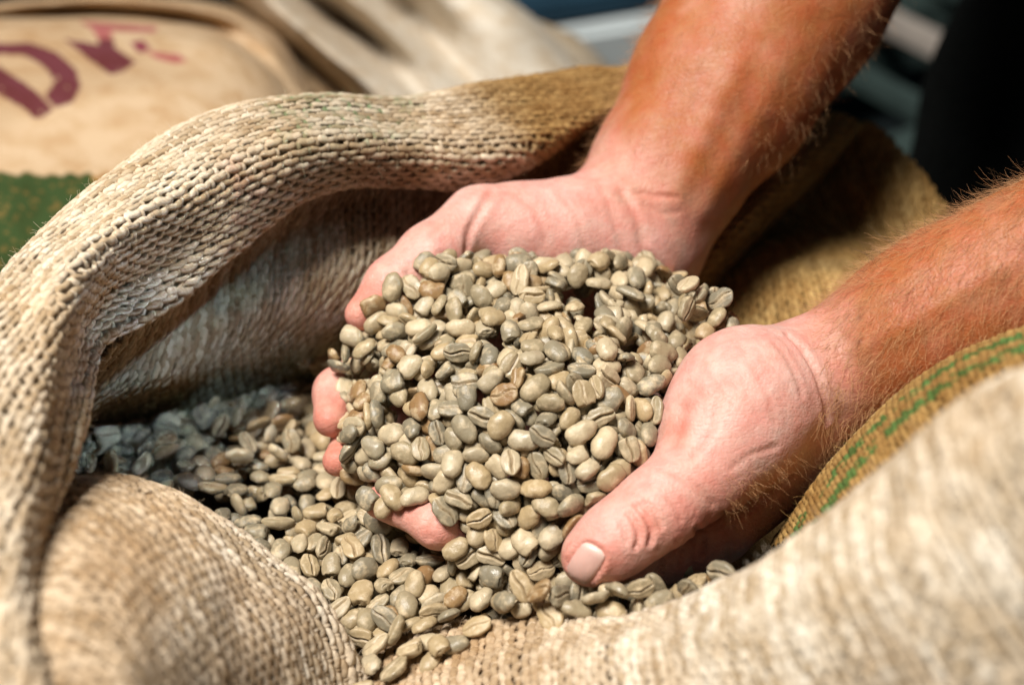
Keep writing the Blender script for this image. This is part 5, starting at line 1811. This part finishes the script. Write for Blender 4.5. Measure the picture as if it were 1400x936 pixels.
1487 -327 -656 24 -96 2 2 89 1
-1570 1062 -1465 51 -1 -14 -83 98 0
-1125 149 -1127 94 13 18 22 97 0
59 -1219 -696 88 -7 9 43 89 0
-921 -767 -772 60 -37 -28 -64 96 0
-1282 279 -1168 96 -14 -18 12 104 0
-741 -991 -714 5 -96 -13 -21 102 0
-1355 634 -1310 66 -15 7 72 88 0
-992 -143 -1058 96 -23 5 9 105 0
1206 -300 -748 78 53 -24 -17 99 1
1581 -36 -468 44 -65 53 29 108 1
1263 -499 -948 60 -60 47 -19 93 1
-560 -473 -938 97 14 10 8 90 0
-62 133 -1126 47 86 -13 -1 89 0
-806 171 -1081 15 -18 7 96 95 0
227 -2054 -377 -4 -72 -67 -8 96 0
-894 325 96 73 32 4 58 100 1
-587 -1377 -328 38 6 39 -83 91 1
-1626 925 -1406 2 -32 94 5 92 0
2708 7314 -9328 86 3 27 -41 102 1
1477 -489 -758 30 -55 72 -25 96 1
1453 -192 -636 27 -6 -16 94 103 1
1994 2778 -3660 58 14 58 54 88 1
155 -1518 -573 1 -78 58 -21 84 0
-683 995 -1407 96 -23 5 -6 101 0
-537 -1192 -705 7 1 3 99 106 0
-530 -952 -787 47 -8 14 86 96 0
1195 -404 -832 96 20 8 10 96 1
-1293 65 -1122 39 -6 22 88 92 0
134 -1740 -564 93 -12 -6 32 93 0
-606 453 -1231 4 32 91 -23 91 0
534 -1233 -649 27 4 -26 -92 101 0
-66 1173 -1377 91 20 26 23 93 0
111 -1889 -631 20 20 -46 83 102 0
110 1049 -1433 10 -1 -9 -98 87 0
-801 441 -1031 11 61 -65 -42 91 0
-289 -1478 -542 37 21 23 86 103 0
-1104 -248 -1019 94 -13 -7 -26 103 0
-121 1134 -1436 26 81 -50 -5 100 0
-1263 406 -1229 25 0 -26 -92 103 0
778 -750 -656 24 -76 -58 -14 97 1
-1307 1145 -1243 8 -6 98 11 106 1
-1127 722 -1324 28 0 -25 -92 86 0
-1189 1050 -1338 67 -13 9 -71 90 1
1436 -466 -876 80 -29 -47 20 90 1
398 -1553 -452 2 -53 72 -42 98 1
-864 544 166 10 13 79 57 87 1
-1385 493 -1263 4 -6 15 98 98 0
1102 -1020 -631 92 26 1 -25 99 0
-808 634 175 13 -69 56 42 86 1
-1034 834 -428 25 93 7 21 103 1
284 595 241 12 -2 14 97 103 1
547 -1494 -32 47 45 -41 62 97 1
226 454 327 29 -93 13 -11 97 1
-1122 1279 -1376 89 -22 -22 -30 106 1
1415 -77 -641 11 -55 -51 -64 103 1
1571 -107 -518 52 45 -36 61 96 1
-1202 1281 -1018 27 1 -55 -78 98 1
-455 188 -965 2 9 -11 -98 91 0
419 -1652 -534 98 2 8 -9 103 0
-877 -657 -852 95 26 6 0 92 0
-103 -1049 -732 34 90 22 1 89 0
-102 -1636 -562 23 80 53 -3 104 0
-1099 19 -1110 91 -23 6 30 93 0
-847 286 -1191 26 2 17 94 100 0
-144 822 -1368 94 -21 1 -21 99 0
-311 521 -1243 16 5 -34 91 98 0
-457 -777 -856 35 -4 -25 -89 84 0
-1317 1055 -1366 65 -9 43 -60 102 0
-146 -943 -767 58 75 29 9 81 0
-225 -667 -854 27 -7 8 95 109 0
-612 763 -1339 53 -8 14 82 105 0
-972 1381 -1469 72 63 24 -11 102 0
-203 -112 -996 2 -39 90 -12 108 0
-292 -979 -732 10 31 -83 -44 98 0"""
BD = np.array([[int(q) for q in r.split()] for r in BEANS.split('\n')], float)
BP = BD[:, :3]/2e4; BQ = BD[:, 3:7]/99; BS = BD[:, 7]/100; BH = BD[:, 8]
NV = 14
variants = [bean_mesh(k*7+1, 21, 32, L=4.9*(1+.05*math.sin(k*2.1)), Wd=3.4*(1+.06*math.cos(k*1.7)), H=2.5*(1+.08*math.sin(k))) for k in range(NV)]
for k, vr in enumerate(variants): vr[0].materials.append(M_BEAN); add_attr(vr[0], 'tone', np.full(len(vr[1]), 0.0))
low = [bean_mesh(k*7+1, 8, 11) for k in range(6)]
SPECIAL = [  # (picture x, y, label)
 (523, 408, 'grey bean perched on the far thumb at the back left of the heap'),
 (740, 583, 'pale bean lying flat side up in the middle of the heap'),
 (858, 668, 'bean touching the upper edge of the near thumb'),
 (520, 897, 'foremost grey bean, at the bottom tip of the beans between two cloth folds'),
 (490, 862, 'bean just behind and left of the foremost bean at the bottom tip'),
 (660, 725, 'bean lying against the fingertip that shows under the front of the heap'),
 (480, 622, 'grey bean at the left edge of the heap beside the middle fingertip'),
 (612, 355, 'topmost bean at the back left of the heap where thumb meets palm')]
bx, by, bd = proj(BP); used = set(); lab = {}
for sx, sy, t in SPECIAL:
    d = np.hypot(bx[:300]-sx, by[:300]-sy); d[list(used)] = 1e9; k = int(np.argmin(d)); used.add(k); lab[k] = t
def region(x, y, h):
    if h:
        if y < 425: return ("at the heap's back edge, near the far thumb", "at the heap's back edge, under the palm", "at the back right of the heap")[0 if x < 650 else 1 if x < 850 else 2]
        if x < 520: return 'on the upper left flank of the heap' if y < 540 else "on the lower left flank, by the fingertips"
        if x > 870: return "at the heap's right, against the palm"
        row = 'upper' if y < 500 else 'middle' if y < 590 else 'lower' if y < 670 else 'front'
        if row == 'front': return "on the heap's front slope, above the fingertip" if x < 660 else "on the heap's front slope, by the thumbnail"
        return f'in the heap\'s {row} part, ' + ('left of centre' if x < 640 else 'at its centre' if x < 750 else 'right of centre')
    if y < 610: return "in the shade by the inner wall"
    if x < 330: return "beside the crest of the left fold"
    if y < 720: return "between the left fold and heap"
    if x < 560: return "in the hollow along the left fold" if y < 820 else "at the front tip between two folds"
    if x < 700: return "in front of the showing fingertip" if y < 800 else "along the front cloth edge"
    return 'in the sack under the near thumb'
SHADE = [(.02, .20, 'grey'), (.24, .40, 'olive'), (.44, .64, 'tan'), (.70, .88, 'pale'), (.93, .98, 'brownish')]
for k in range(min(300, len(BP))):
    o = bpy.data.objects.new('coffee_bean', variants[(k*5) % NV][0]); S.collection.objects.link(o)
    q = Quaternion(BQ[k]).normalized(); up = np.array(q.to_matrix()@Vector((0, 0, 1))); f = -(up@FWD)
    o.location = BP[k]; o.rotation_mode = 'QUATERNION'; o.rotation_quaternion = q; o.scale = (BS[k]*1.02,)*3
    face = 'back up' if f > .45 else 'crease up' if f < -.45 else 'on edge'
    c = rng.choice(5, p=[.27, .25, .23, .21, .04]); lo_, hi_, nm = SHADE[c]; t_ = lo_+(hi_-lo_)*rng.rand(); o.color = (t_, t_, t_, 1)
    big = ('large ', '', 'small ')[0 if BS[k] > 1.05 else 1 if BS[k] > .92 else 2]
    reg = region(bx[k], by[k], BH[k])
    o['category'] = 'coffee bean'; o['label'] = lab.get(k, f'{big}{nm} bean {face} {reg}')
    o['group'] = 'beans heaped in the cupped hands' if BH[k] else 'beans lying loose in the mouth of the sack'
from collections import defaultdict
same = defaultdict(list)
for o in S.objects:
    if o.get('category') == 'coffee bean': same[o['label']].append(o)
ORD = {2: ['left one', 'right one'], 3: ['leftmost', 'middle', 'rightmost']}
for lb, os_ in same.items():
    if len(os_) < 2: continue
    os_.sort(key=lambda o: proj(np.array(o.location))[0]); n = len(os_)
    for i, o in enumerate(os_):
        w = ORD[n][i] if n in ORD else 'leftmost' if i == 0 else 'rightmost' if i == n-1 else ['second', 'third', 'fourth', 'fifth', 'sixth', 'seventh', 'eighth', 'ninth'][min(i-1, 7)]+' from left'
        o['label'] = f'{lb}, {w}' if len((lb+w).split()) < 16 else f'{lb}, {w}'.replace('at the ', 'at ').replace('in the ', 'in ')
def qmat(q):
    return np.array(Quaternion(q).normalized().to_matrix())
VV, FF, GG, CC, TT = [], [], [], [], []; nvt = 0
def put(var, p, q, s, tone):
    global nvt
    VV.append((var[1]*s)@qmat(q).T+p); FF.append(var[2]+nvt); GG.append(var[3]); CC.append(var[4]); TT.append(np.full(len(var[1]), tone)); nvt += len(var[1])
rs = np.random.RandomState(17)
hi2 = [bean_mesh(k*7+1, 12, 18) for k in range(6)]
for k in range(300, len(BP)): put(hi2[k % 6], BP[k], BQ[k], BS[k], rs.rand())
for sh, n, z0, z1 in ((bed_sh, 900, -.0145, -.025), (heap_sh, 760, -.0105, -.024)):     # the beans buried below the top layers
    v = rs.rand(n)*sh.LV; u = rs.rand(n)*sh.LU; P = sh.pos(v, u)-FWD*(z0+(z1-z0)*rs.rand(n, 1))
    if sh is bed_sh: x, y, d = proj(P); P = P+FWD*(.009*((x < 430) & (y < 690)))[:, None]
    if sh is heap_sh: x, y, d = proj(P); P = P[inpoly(x, y, [(490, 425), (620, 372), (740, 362), (880, 372), (975, 430), (930, 560), (900, 650), (830, 690), (760, 740), (640, 730), (520, 690), (470, 640), (470, 520)])]
    for p in P: put(low[rs.randint(6)], p, nrm(rs.normal(0, 1, 4)), 1.0, rs.rand())
me = mesh_np('loose_coffee_beans', np.concatenate(VV), np.concatenate(FF)); add_attr(me, 'groove', np.concatenate(GG)); add_attr(me, 'chaff', np.concatenate(CC)); add_attr(me, 'tone', np.concatenate(TT))
lo_ = link('loose_coffee_beans', me, None, M_BEAN, kind='stuff', label='mass of green coffee beans packed below the top layer in sack and hands', category='coffee beans')
lo_.color = (0, 0, 0, 1)

# ------------------------------------------------------------------ what stands behind
def lump_mesh(c, r, seed, n=36, m=24, e=2.6):
    th = np.linspace(0, np.pi, m)[:, None]; ph = np.linspace(0, 2*np.pi, n, endpoint=False)[None]
    d = np.stack([np.sin(th)*np.cos(ph), np.sin(th)*np.sin(ph), np.cos(th)+0*ph], -1)
    k = (np.abs(d)**e).sum(-1)**(-1/e); V = d*k[..., None]*np.array(r)
    V = V*(1+0.03*vnoise(V, 9, seed))[..., None]; return V.reshape(-1, 3)+np.array(c), grid_faces(m, n, True)
def body_of(name, par, c, r, seed, col):
    V, F = lump_mesh(c, r, seed); me = mesh_np(name, rel(par, V), F); add_attr(me, 'tint', np.repeat(np.array([col]), len(V), 0)); add_attr(me, 'uvmm', V*1000)
    return link(name, me, par, M_FAR)
body_of('lower_body', sack, (.02, .0, -.42), (.215, .17, .31), 4, np.array([.20, .13, .05]))
def cloth(sh, name, par, tf, step=.002, mat=None):
    orient(sh); nv, nu = int(sh.LV/step)+2, int(sh.LU/step)+2
    vv, uu = np.meshgrid(np.linspace(0, sh.LV, nv), np.linspace(0, sh.LU, nu), indexing='ij'); P = sh.pos(vv, uu).reshape(-1, 3)
    F = grid_faces(nv, nu); N = sh.nor(vv, uu).reshape(-1, 3)
    # the cloth has a hem of real thickness round its edge: the border is turned back
    idx = np.arange(nv*nu).reshape(nv, nu); per = np.concatenate([idx[0], idx[1:, -1], idx[-1, -2::-1], idx[-2:0:-1, 0]]); n_ = len(per)
    V = np.concatenate([P, P[per]-N[per]*.0015]); k = np.arange(n_); k2 = (k+1) % n_
    me = mesh_np(name, rel(par, V), np.concatenate([F, np.stack([per[k], per[k2], len(P)+k2, len(P)+k], 1)]))
    t = tf(P, vv.ravel(), uu.ravel()); add_attr(me, 'tint', np.concatenate([t, t[per]])); uv = np.stack([uu.ravel()*1000, vv.ravel()*1000, 0*uu.ravel()], 1); add_attr(me, 'uvmm', np.concatenate([uv, uv[per]]))
    return link(name, me, par, mat or M_FAR)
def skirt(rows_px, drop_list, tf):
    base = at(np.array(rows_px, float)); c0 = np.array([.02, .0, 0]); out = base-c0; out[:, 2] = 0; out = nrm(out)
    rows = [base]+[np.concatenate([(base+out*o_)[:, :2], np.maximum(base[:, 2:]-dz, -.745)], 1) for o_, dz in drop_list]
    cloth(Sheet(np.array(rows), .003, 7, world=True, freq=14), 'outer_cloth', sack, tf, .012)
plain = lambda P, v, u: np.repeat(np.array([.66, .56, .43])[None], len(P), 0)
brown_ = lambda P, v, u: np.repeat(np.array([.42, .27, .10])[None], len(P), 0)
DROP = [(.012, .05), (.03, .16), (.05, .38), (.03, .75)]
skirt(rim_rows[-1], DROP, plain); skirt(left_rows[-1], DROP, plain); skirt(front_rows[-1], DROP, plain); skirt(back_rows[-1][:1]+back_rows[-2][:1]+back_rows[-3][:1]+back_rows[0][:1], DROP, brown_)
MAROON = np.array([.12, .012, .035]); ROSE = np.array([.42, .12, .13])
LET = [([(-60, 66), (0, 60), (40, 58), (78, 72), (104, 95), (110, 118), (100, 140), (75, 148), (60, 160), (48, 163), (35, 150), (0, 130), (-60, 100)], [(-70, 80), (0, 74), (35, 76), (64, 94), (74, 112), (62, 132), (40, 118), (12, 100), (0, 92), (-70, 84)], MAROON),
       ([(88, 54), (118, 58), (136, 62), (134, 54), (154, 52), (158, 66), (186, 85), (166, 99), (150, 102), (120, 80)], None, MAROON),
       ([(108, 29), (215, 37), (212, 45), (150, 43), (156, 54), (134, 54), (126, 40)], None, ROSE), ([(178, 58), (195, 55), (206, 67), (190, 73)], None, MAROON*1.8),
       ([(200, 70), (245, 75), (256, 84), (240, 87), (212, 80)], None, ROSE)]
def tint_print(P, v, u):
    x, y, d = proj(P); c = np.repeat(np.array([.63, .48, .32])[None], len(P), 0); k = vnoise(P, 14, 3)
    c = mixc(c, np.array([.40, .27, .15]), sm(k, .05, .7)*.5)
    for outer, hole, col in LET:
        m = inpoly(x, y, outer)
        if hole is not None: m &= ~inpoly(x, y, hole)
        c = mixc(c, col, m*.93*(vnoise(P, 250, 9) > -.8))
    slit = np.abs((x-45)*0.72-(y-118)*0.70) < 2.5; c = mixc(c, np.array([.56, .415, .26]), (slit & (y > 118) & (y < 150))*.7)
    g = sm(y-(236+.02*x)+4*noise_px(x, y, 12, 4), -2, 3)
    c = mixc(c, np.array([.36, .20, .06]), g)
    gg = g*(x < 126+5*noise_px(x, y, 9, 5)+0.3*(y-236)*(y < 262)+60*(y > 262)); gg = gg*(.80+.20*np.sign(vnoise(P, 480, 12)+.45))
    return mixc(c, np.array([.04, .075, .022]), gg)
pr = thing('printed_sack', 'closed tan burlap sack printed with maroon letters and a green band, behind the open sack', 'sack', tuple(at((150, 150, .95))*[1, 1, 0]+[0, 0, -.75]))
print_rows = [
 [(-120, 30, 1.30), (60, 6, 1.30), (150, -2, 1.28), (250, 2, 1.26), (330, 18, 1.22), (385, 50, 1.15), (430, 120, 1.08)],
 [(-120, 22, 1.06), (60, 2, 1.06), (150, -2, 1.05), (250, 6, 1.03), (325, 26, 1.01), (378, 62, .98), (420, 130, .96)],
 [(-120, 34, 1.015), (60, 21, 1.08), (150, 20, 1.08), (240, 27, 1.06), (310, 44, 1.02), (366, 84, .95), (405, 140, .93)],
 [(-120, 50, .965), (60, 36, .965), (150, 36, .955), (240, 42, .945), (305, 58, .93), (360, 98, .91), (398, 150, .90)],
 [(-120, 105, .90), (60, 100, .89), (150, 100, .885), (240, 105, .878), (310, 120, .87), (362, 145, .865), (398, 175, .87)],
 [(-120, 180, .845), (60, 175, .835), (150, 175, .83), (240, 175, .828), (310, 185, .825), (362, 198, .83), (398, 215, .84)],
 [(-120, 260, .795), (60, 255, .785), (150, 250, .785), (240, 245, .79), (310, 245, .795), (362, 250, .80), (398, 260, .81)],
 [(-120, 350, .765), (60, 345, .755), (150, 335, .755), (240, 325, .76), (310, 320, .77), (362, 320, .78), (398, 320, .79)],
 [(-120, 460, .76), (60, 450, .75), (150, 440, .755), (240, 430, .76), (310, 420, .77), (362, 410, .78), (398, 400, .80)]]
cloth(Sheet([[(a_, b_, c_*.88) for a_, b_, c_ in r_] for r_ in print_rows], .003, 81, freq=14), 'printed_face', pr, tint_print, .0014)
body_of('lower_body', pr, tuple(at((120, 180, .86))*[1, 1, 0]+[0, .03, -.42]), (.24, .18, .30), 14, np.array([.5, .37, .23]))
cs = thing('cream_sack', 'pale cream sack with deep gathered folds at its neck, behind the printed sack', 'sack', tuple(at((640, 60, 1.05))*[1, 1, 0]+[0, 0, -.75]))
cream_rows = [
 [(270, -40, 1.35), (345, 40, 1.35), (395, 92, 1.35), (450, 150, 1.2), (520, 230, 1.05)],
 [(320, -30, 1.03), (378, 36, .995), (432, 80, .972), (500, 135, .95), (570, 220, .93)],
 [(352, -30, .995), (412, 22, .972), (466, 66, .952), (535, 125, .935), (600, 210, .92)],
 [(378, -36, 1.24), (438, 8, 1.22), (500, 50, 1.14), (558, 108, .965), (640, 200, .93)],
 [(425, -44, 1.02), (478, -4, .995), (535, 46, .960), (596, 108, .945), (680, 190, .93)],
 [(468, -52, 1.22), (520, -14, 1.18), (572, 32, 1.09), (636, 100, .975), (720, 190, .95)],
 [(530, -60, 1.01), (592, -12, .985), (650, 38, .965), (700, 104, .955), (770, 190, .95)],
 [(610, -66, 1.04), (672, -12, 1.03), (730, 36, 1.02), (792, 100, 1.01), (860, 190, 1.0)],
 [(640, -40, 1.25), (700, 10, 1.25), (755, 58, 1.25), (812, 120, 1.22), (880, 200, 1.2)]]
def tint_cream(P, v, u):
    x, y, d = proj(P); c = np.repeat(np.array([.82, .77, .67])[None], len(P), 0); c = mixc(c, np.array([.50, .34, .17]), sm(560-x, 0, 110)*.30); return c
cloth(Sheet([[(a_, b_, c_*.92) for a_, b_, c_ in r_] for r_ in cream_rows], .004, 91, freq=12), 'gathered_face', cs, tint_cream, .004)
body_of('lower_body', cs, tuple(at((620, 90, 1.05))*[1, 1, 0]+[0, .03, -.47]), (.17, .15, .27), 24, np.array([.6, .52, .4]))

def box(name, par, c, ax, half, mat, bev=.004, loc=None, **props):
    import bmesh
    bm = bmesh.new(); bmesh.ops.create_cube(bm, size=2)
    for v in bm.verts: v.co = Vector([v.co[i]*half[i] for i in range(3)])
    bmesh.ops.bevel(bm, geom=bm.edges[:], offset=bev, segments=2, affect='EDGES')
    M = Matrix([list(a) for a in ax]).transposed().to_4x4(); M.translation = Vector(np.array(c)-(np.array(par.location) if par else 0))
    bm.transform(M); me = bpy.data.meshes.new(name); bm.to_mesh(me); bm.free()
    return link(name, me, par, mat, **props)
M_WOOD = simple('weathered_wood', (.42, .37, .33), .8, .2, 30, .25); M_TEAL = simple('grey_green_wood', (.045, .07, .066), .8, .2, 30, .25)
M_WHITE = simple('pale_grey_plastic', (.62, .68, .70), .6, .3, 12, .1); M_NAVY = simple('navy_plastic', (.015, .045, .075), .6, .3, 12, .2)
M_FLOOR = simple('dark_concrete', (.010, .016, .018), .8, .2, 6, .25); M_TROU = simple('dark_trouser_cloth', (.007, .008, .008), .95, .05, 200, .3)
M_SHIRT = simple('dark_shirt_cloth', (.012, .014, .016), .95, .05, 200, .3)
# slatted pallet on the floor
pa = np.array(at((1200, 22, 1.80))); pb = np.array(at((1352, 98, 1.66))); d = nrm(pb-pa); up = np.array([0, 0, 1.]); side = nrm(np.cross(up, d)); up2 = np.cross(d, side)
pal = thing('pallet', 'weathered wooden pallet with pale and grey green slats on the dark floor at upper right', 'pallet', tuple((pa+pb)/2*[1, 1, 0]+[0, 0, -.75]))
for k, (off, dz, hw, mt) in enumerate(((0, 0, .017, M_WOOD), (-.115, -.01, .015, M_TEAL), (-.25, -.02, .015, M_TEAL), (.14, 0, .02, M_TEAL))):
    c = (pa+pb)/2+side*(-off if side[1] < 0 else off)+up2*dz; box('slat', pal, c, (d, side, up2), (.26, hw, .011), mt, .003)
for s_ in (-1, 1): c = (pa+pb)/2+d*.16*s_-up2*.065; box('bearer', pal, c, (d, side, up2), (.04, .30, .045), M_TEAL, .003)
# pale crate beside the cream sack
c = at((778, 62, 1.55)); yaw = R(18); ax = (np.array([math.cos(yaw), math.sin(yaw), 0]), np.array([-math.sin(yaw), math.cos(yaw), 0]), np.array([0, 0, 1.]))
cr = thing('pale_crate', 'pale grey crate with a navy lid standing behind the cream sack', 'crate', tuple(c*[1, 1, 0]+[0, 0, -.75]))
hz = (c[2]+.085+.75)/2; box('crate_wall', cr, (c[0]-.01, c[1], -.75+hz), ax, (.085, .12, hz), M_WHITE, .008)
box('lid', cr, (c[0]-.03, c[1]+.02, -.75+2*hz+.012), ax, (.16, .13, .012), M_NAVY, .005)
me = mesh_np('floor', [(-4, -3, -.75), (4, -3, -.75), (4, 6, -.75), (-4, 6, -.75)], [(0, 1, 2, 3)], False); link('floor', me, None, M_FLOOR, kind='structure')
me = mesh_np('wall', [(-4, 4.5, -.75), (4, 4.5, -.75), (4, 4.5, 2.5), (-4, 4.5, 2.5)], [(0, 1, 2, 3)], False); link('wall', me, None, M_FLOOR, kind='structure')

# clothes of the person
Tr = Field()
w3 = lambda *a: [(np.array(p), r) for p, r in a]
Tr.limb([(1520, -140, 1.0, 165), (1420, 130, .93, 132), (1402, 250, .90, 122), (1410, 560, .86, 110)], .02, .02)
Tr.limb(w3(((.50, .50, -.02), .11), ((.54, .52, -.40), .085), ((.54, .52, -.70), .06)), .03, .02)
Tr.limb(w3(((.44, .42, .02), .12), ((.36, .38, -.20), .095)), .03, .02)
V, F, N = surface_nets(Tr, .010)
fold = blotch(V, 22, 3)*.003; V = V+N*fold[:, None]
link('trousers', mesh_np('trousers', rel(person, V), F), person, M_TROU)
Sh = Field()
Sh.limb(w3(((.47, .44, .0), .13), ((.50, .33, .25), .14), ((.50, .30, .36), .12)), .03, .02)
Sh.limb(w3(((.46, .43, .40), .075), ((.215, .335, .165), .062), ((.185, .272, .130), .058)), .03, .02)
Sh.limb(w3(((.56, .14, .40), .075), ((.34, .00, .150), .060), ((.262, -.005, .112), .055)), .03, .02)
V, F, N = surface_nets(Sh, .010); V = V+N*(blotch(V, 26, 7)*.004)[:, None]
link('shirt', mesh_np('shirt', rel(person, V), F), person, M_SHIRT)

# ------------------------------------------------------------------ hair on the arms
def arm_hair(V, F, N, c, n, sel, dirs, lmin, lmax, rad, seed, curl=.5, lean=1.0):
    rs = np.random.RandomState(seed); idx = np.nonzero(sel)[0]; idx = idx[rs.randint(0, len(idx), n)]
    P = V[idx]+rs.normal(0, .0006, (n, 3)); Nn = N[idx]; K = 5
    d0 = nrm(Nn*(.35+.5*rs.rand(n, 1))+dirs*lean+rs.normal(0, .35, (n, 3))); d0 = d0-np.minimum((d0*Nn).sum(-1), .12)[:, None]*Nn+.12*Nn; d0 = nrm(d0)
    d1 = nrm(d0+rs.normal(0, curl, (n, 3))); d2 = nrm(d1+rs.normal(0, curl*1.2, (n, 3)))
    L = lmin+(lmax-lmin)*rs.rand(n, 1)**1.5; t = np.linspace(0, 1, K)[None, :, None]; L = L[:, None]
    A = P[:, None]-Nn[:, None]*.0003+L*(d0[:, None]*(t-t*t*.5)+d1[:, None]*t*t*.5*(1-t*.5)+d2[:, None]*t**3*.35)
    B = np.repeat(nrm(np.cross(d0, rs.normal(0, 1, (n, 3))))[:, None], K, 1)
    return tubes(A, B, np.full((n, K), rad)*np.linspace(1, .35, K)[None]*(.7+.6*rs.rand(n, 1)), 3)
M_HAIR = simple('arm_hair', (.55, .30, .14), .45, .5)
M_HAIRD = simple('dark_arm_hair', (.13, .075, .035), .5, .4)
x, y, d = proj(V2); a2 = nrm(at((1110, 520, .49))-at((1420, 352, .475))); side = np.array([.25, -.55, -.25])
f = (x > 1125+20*vnoise(V2, 80, 2)) & ((N2@FWD) < .35) & (x < 1480)
parts = [arm_hair(V2, F2, N2, None, 6500, f, a2+side*.6, .004, .012, .000050, 4, .6),
         arm_hair(V2, F2, N2, None, 1500, f & (y > 430+.0*x) & ((y-590)*1.0 > -(x-1140)*.62), a2+side, .008, .016, .000060, 5, .7)]
fb = (x > 985) & (x < 1150) & (y > 560) & (y > 640-(x-1000)*.25) & ((N2@FWD) < .6)
parts.append(arm_hair(V2, F2, N2, None, 900, fb, nrm(np.array([.3, -.2, -.3]))[None], .003, .008, .000045, 6, .7))
nn = 0; VA, FA = [], []
for v_, f_ in parts: VA.append(v_); FA.append(f_+nn); nn += len(v_)
link('arm_hair', mesh_np('arm_hair', rel(body, np.concatenate(VA)), np.concatenate(FA)), body, M_HAIR, kind='stuff')
x, y, d = proj(V1); a1 = nrm(at((865, 318, .56))-at((1062, 0, .60)))
f = (y < 230) & ((N1@FWD) < .5)
v_, f_ = arm_hair(V1, F1, N1, None, 3200, f, a1*1.0, .004, .010, .000045, 7, .5)
fe = (y < 200) & (np.abs(N1@FWD) < .45) & (x < 960-(y*.35)); v2, f2 = arm_hair(V1, F1, N1, None, 500, fe, a1*.6, .005, .011, .00005, 8, .8)
link('arm_hair', mesh_np('arm_hair', rel(body, np.concatenate([v_, v2])), np.concatenate([f_, f2+len(v_)])), body, M_HAIR, kind='stuff')
x, y, d = proj(V2); fu = (x > 1180) & (np.abs(N2@FWD) < .4) & ((N2@UP) > .5)
v_, f_ = arm_hair(V2, F2, N2, None, 500, fu, a2*.5, .005, .012, .00005, 9, .8); link('arm_hair', mesh_np('arm_hair', rel(body, v_), f_), body, M_HAIRD, kind='stuff')
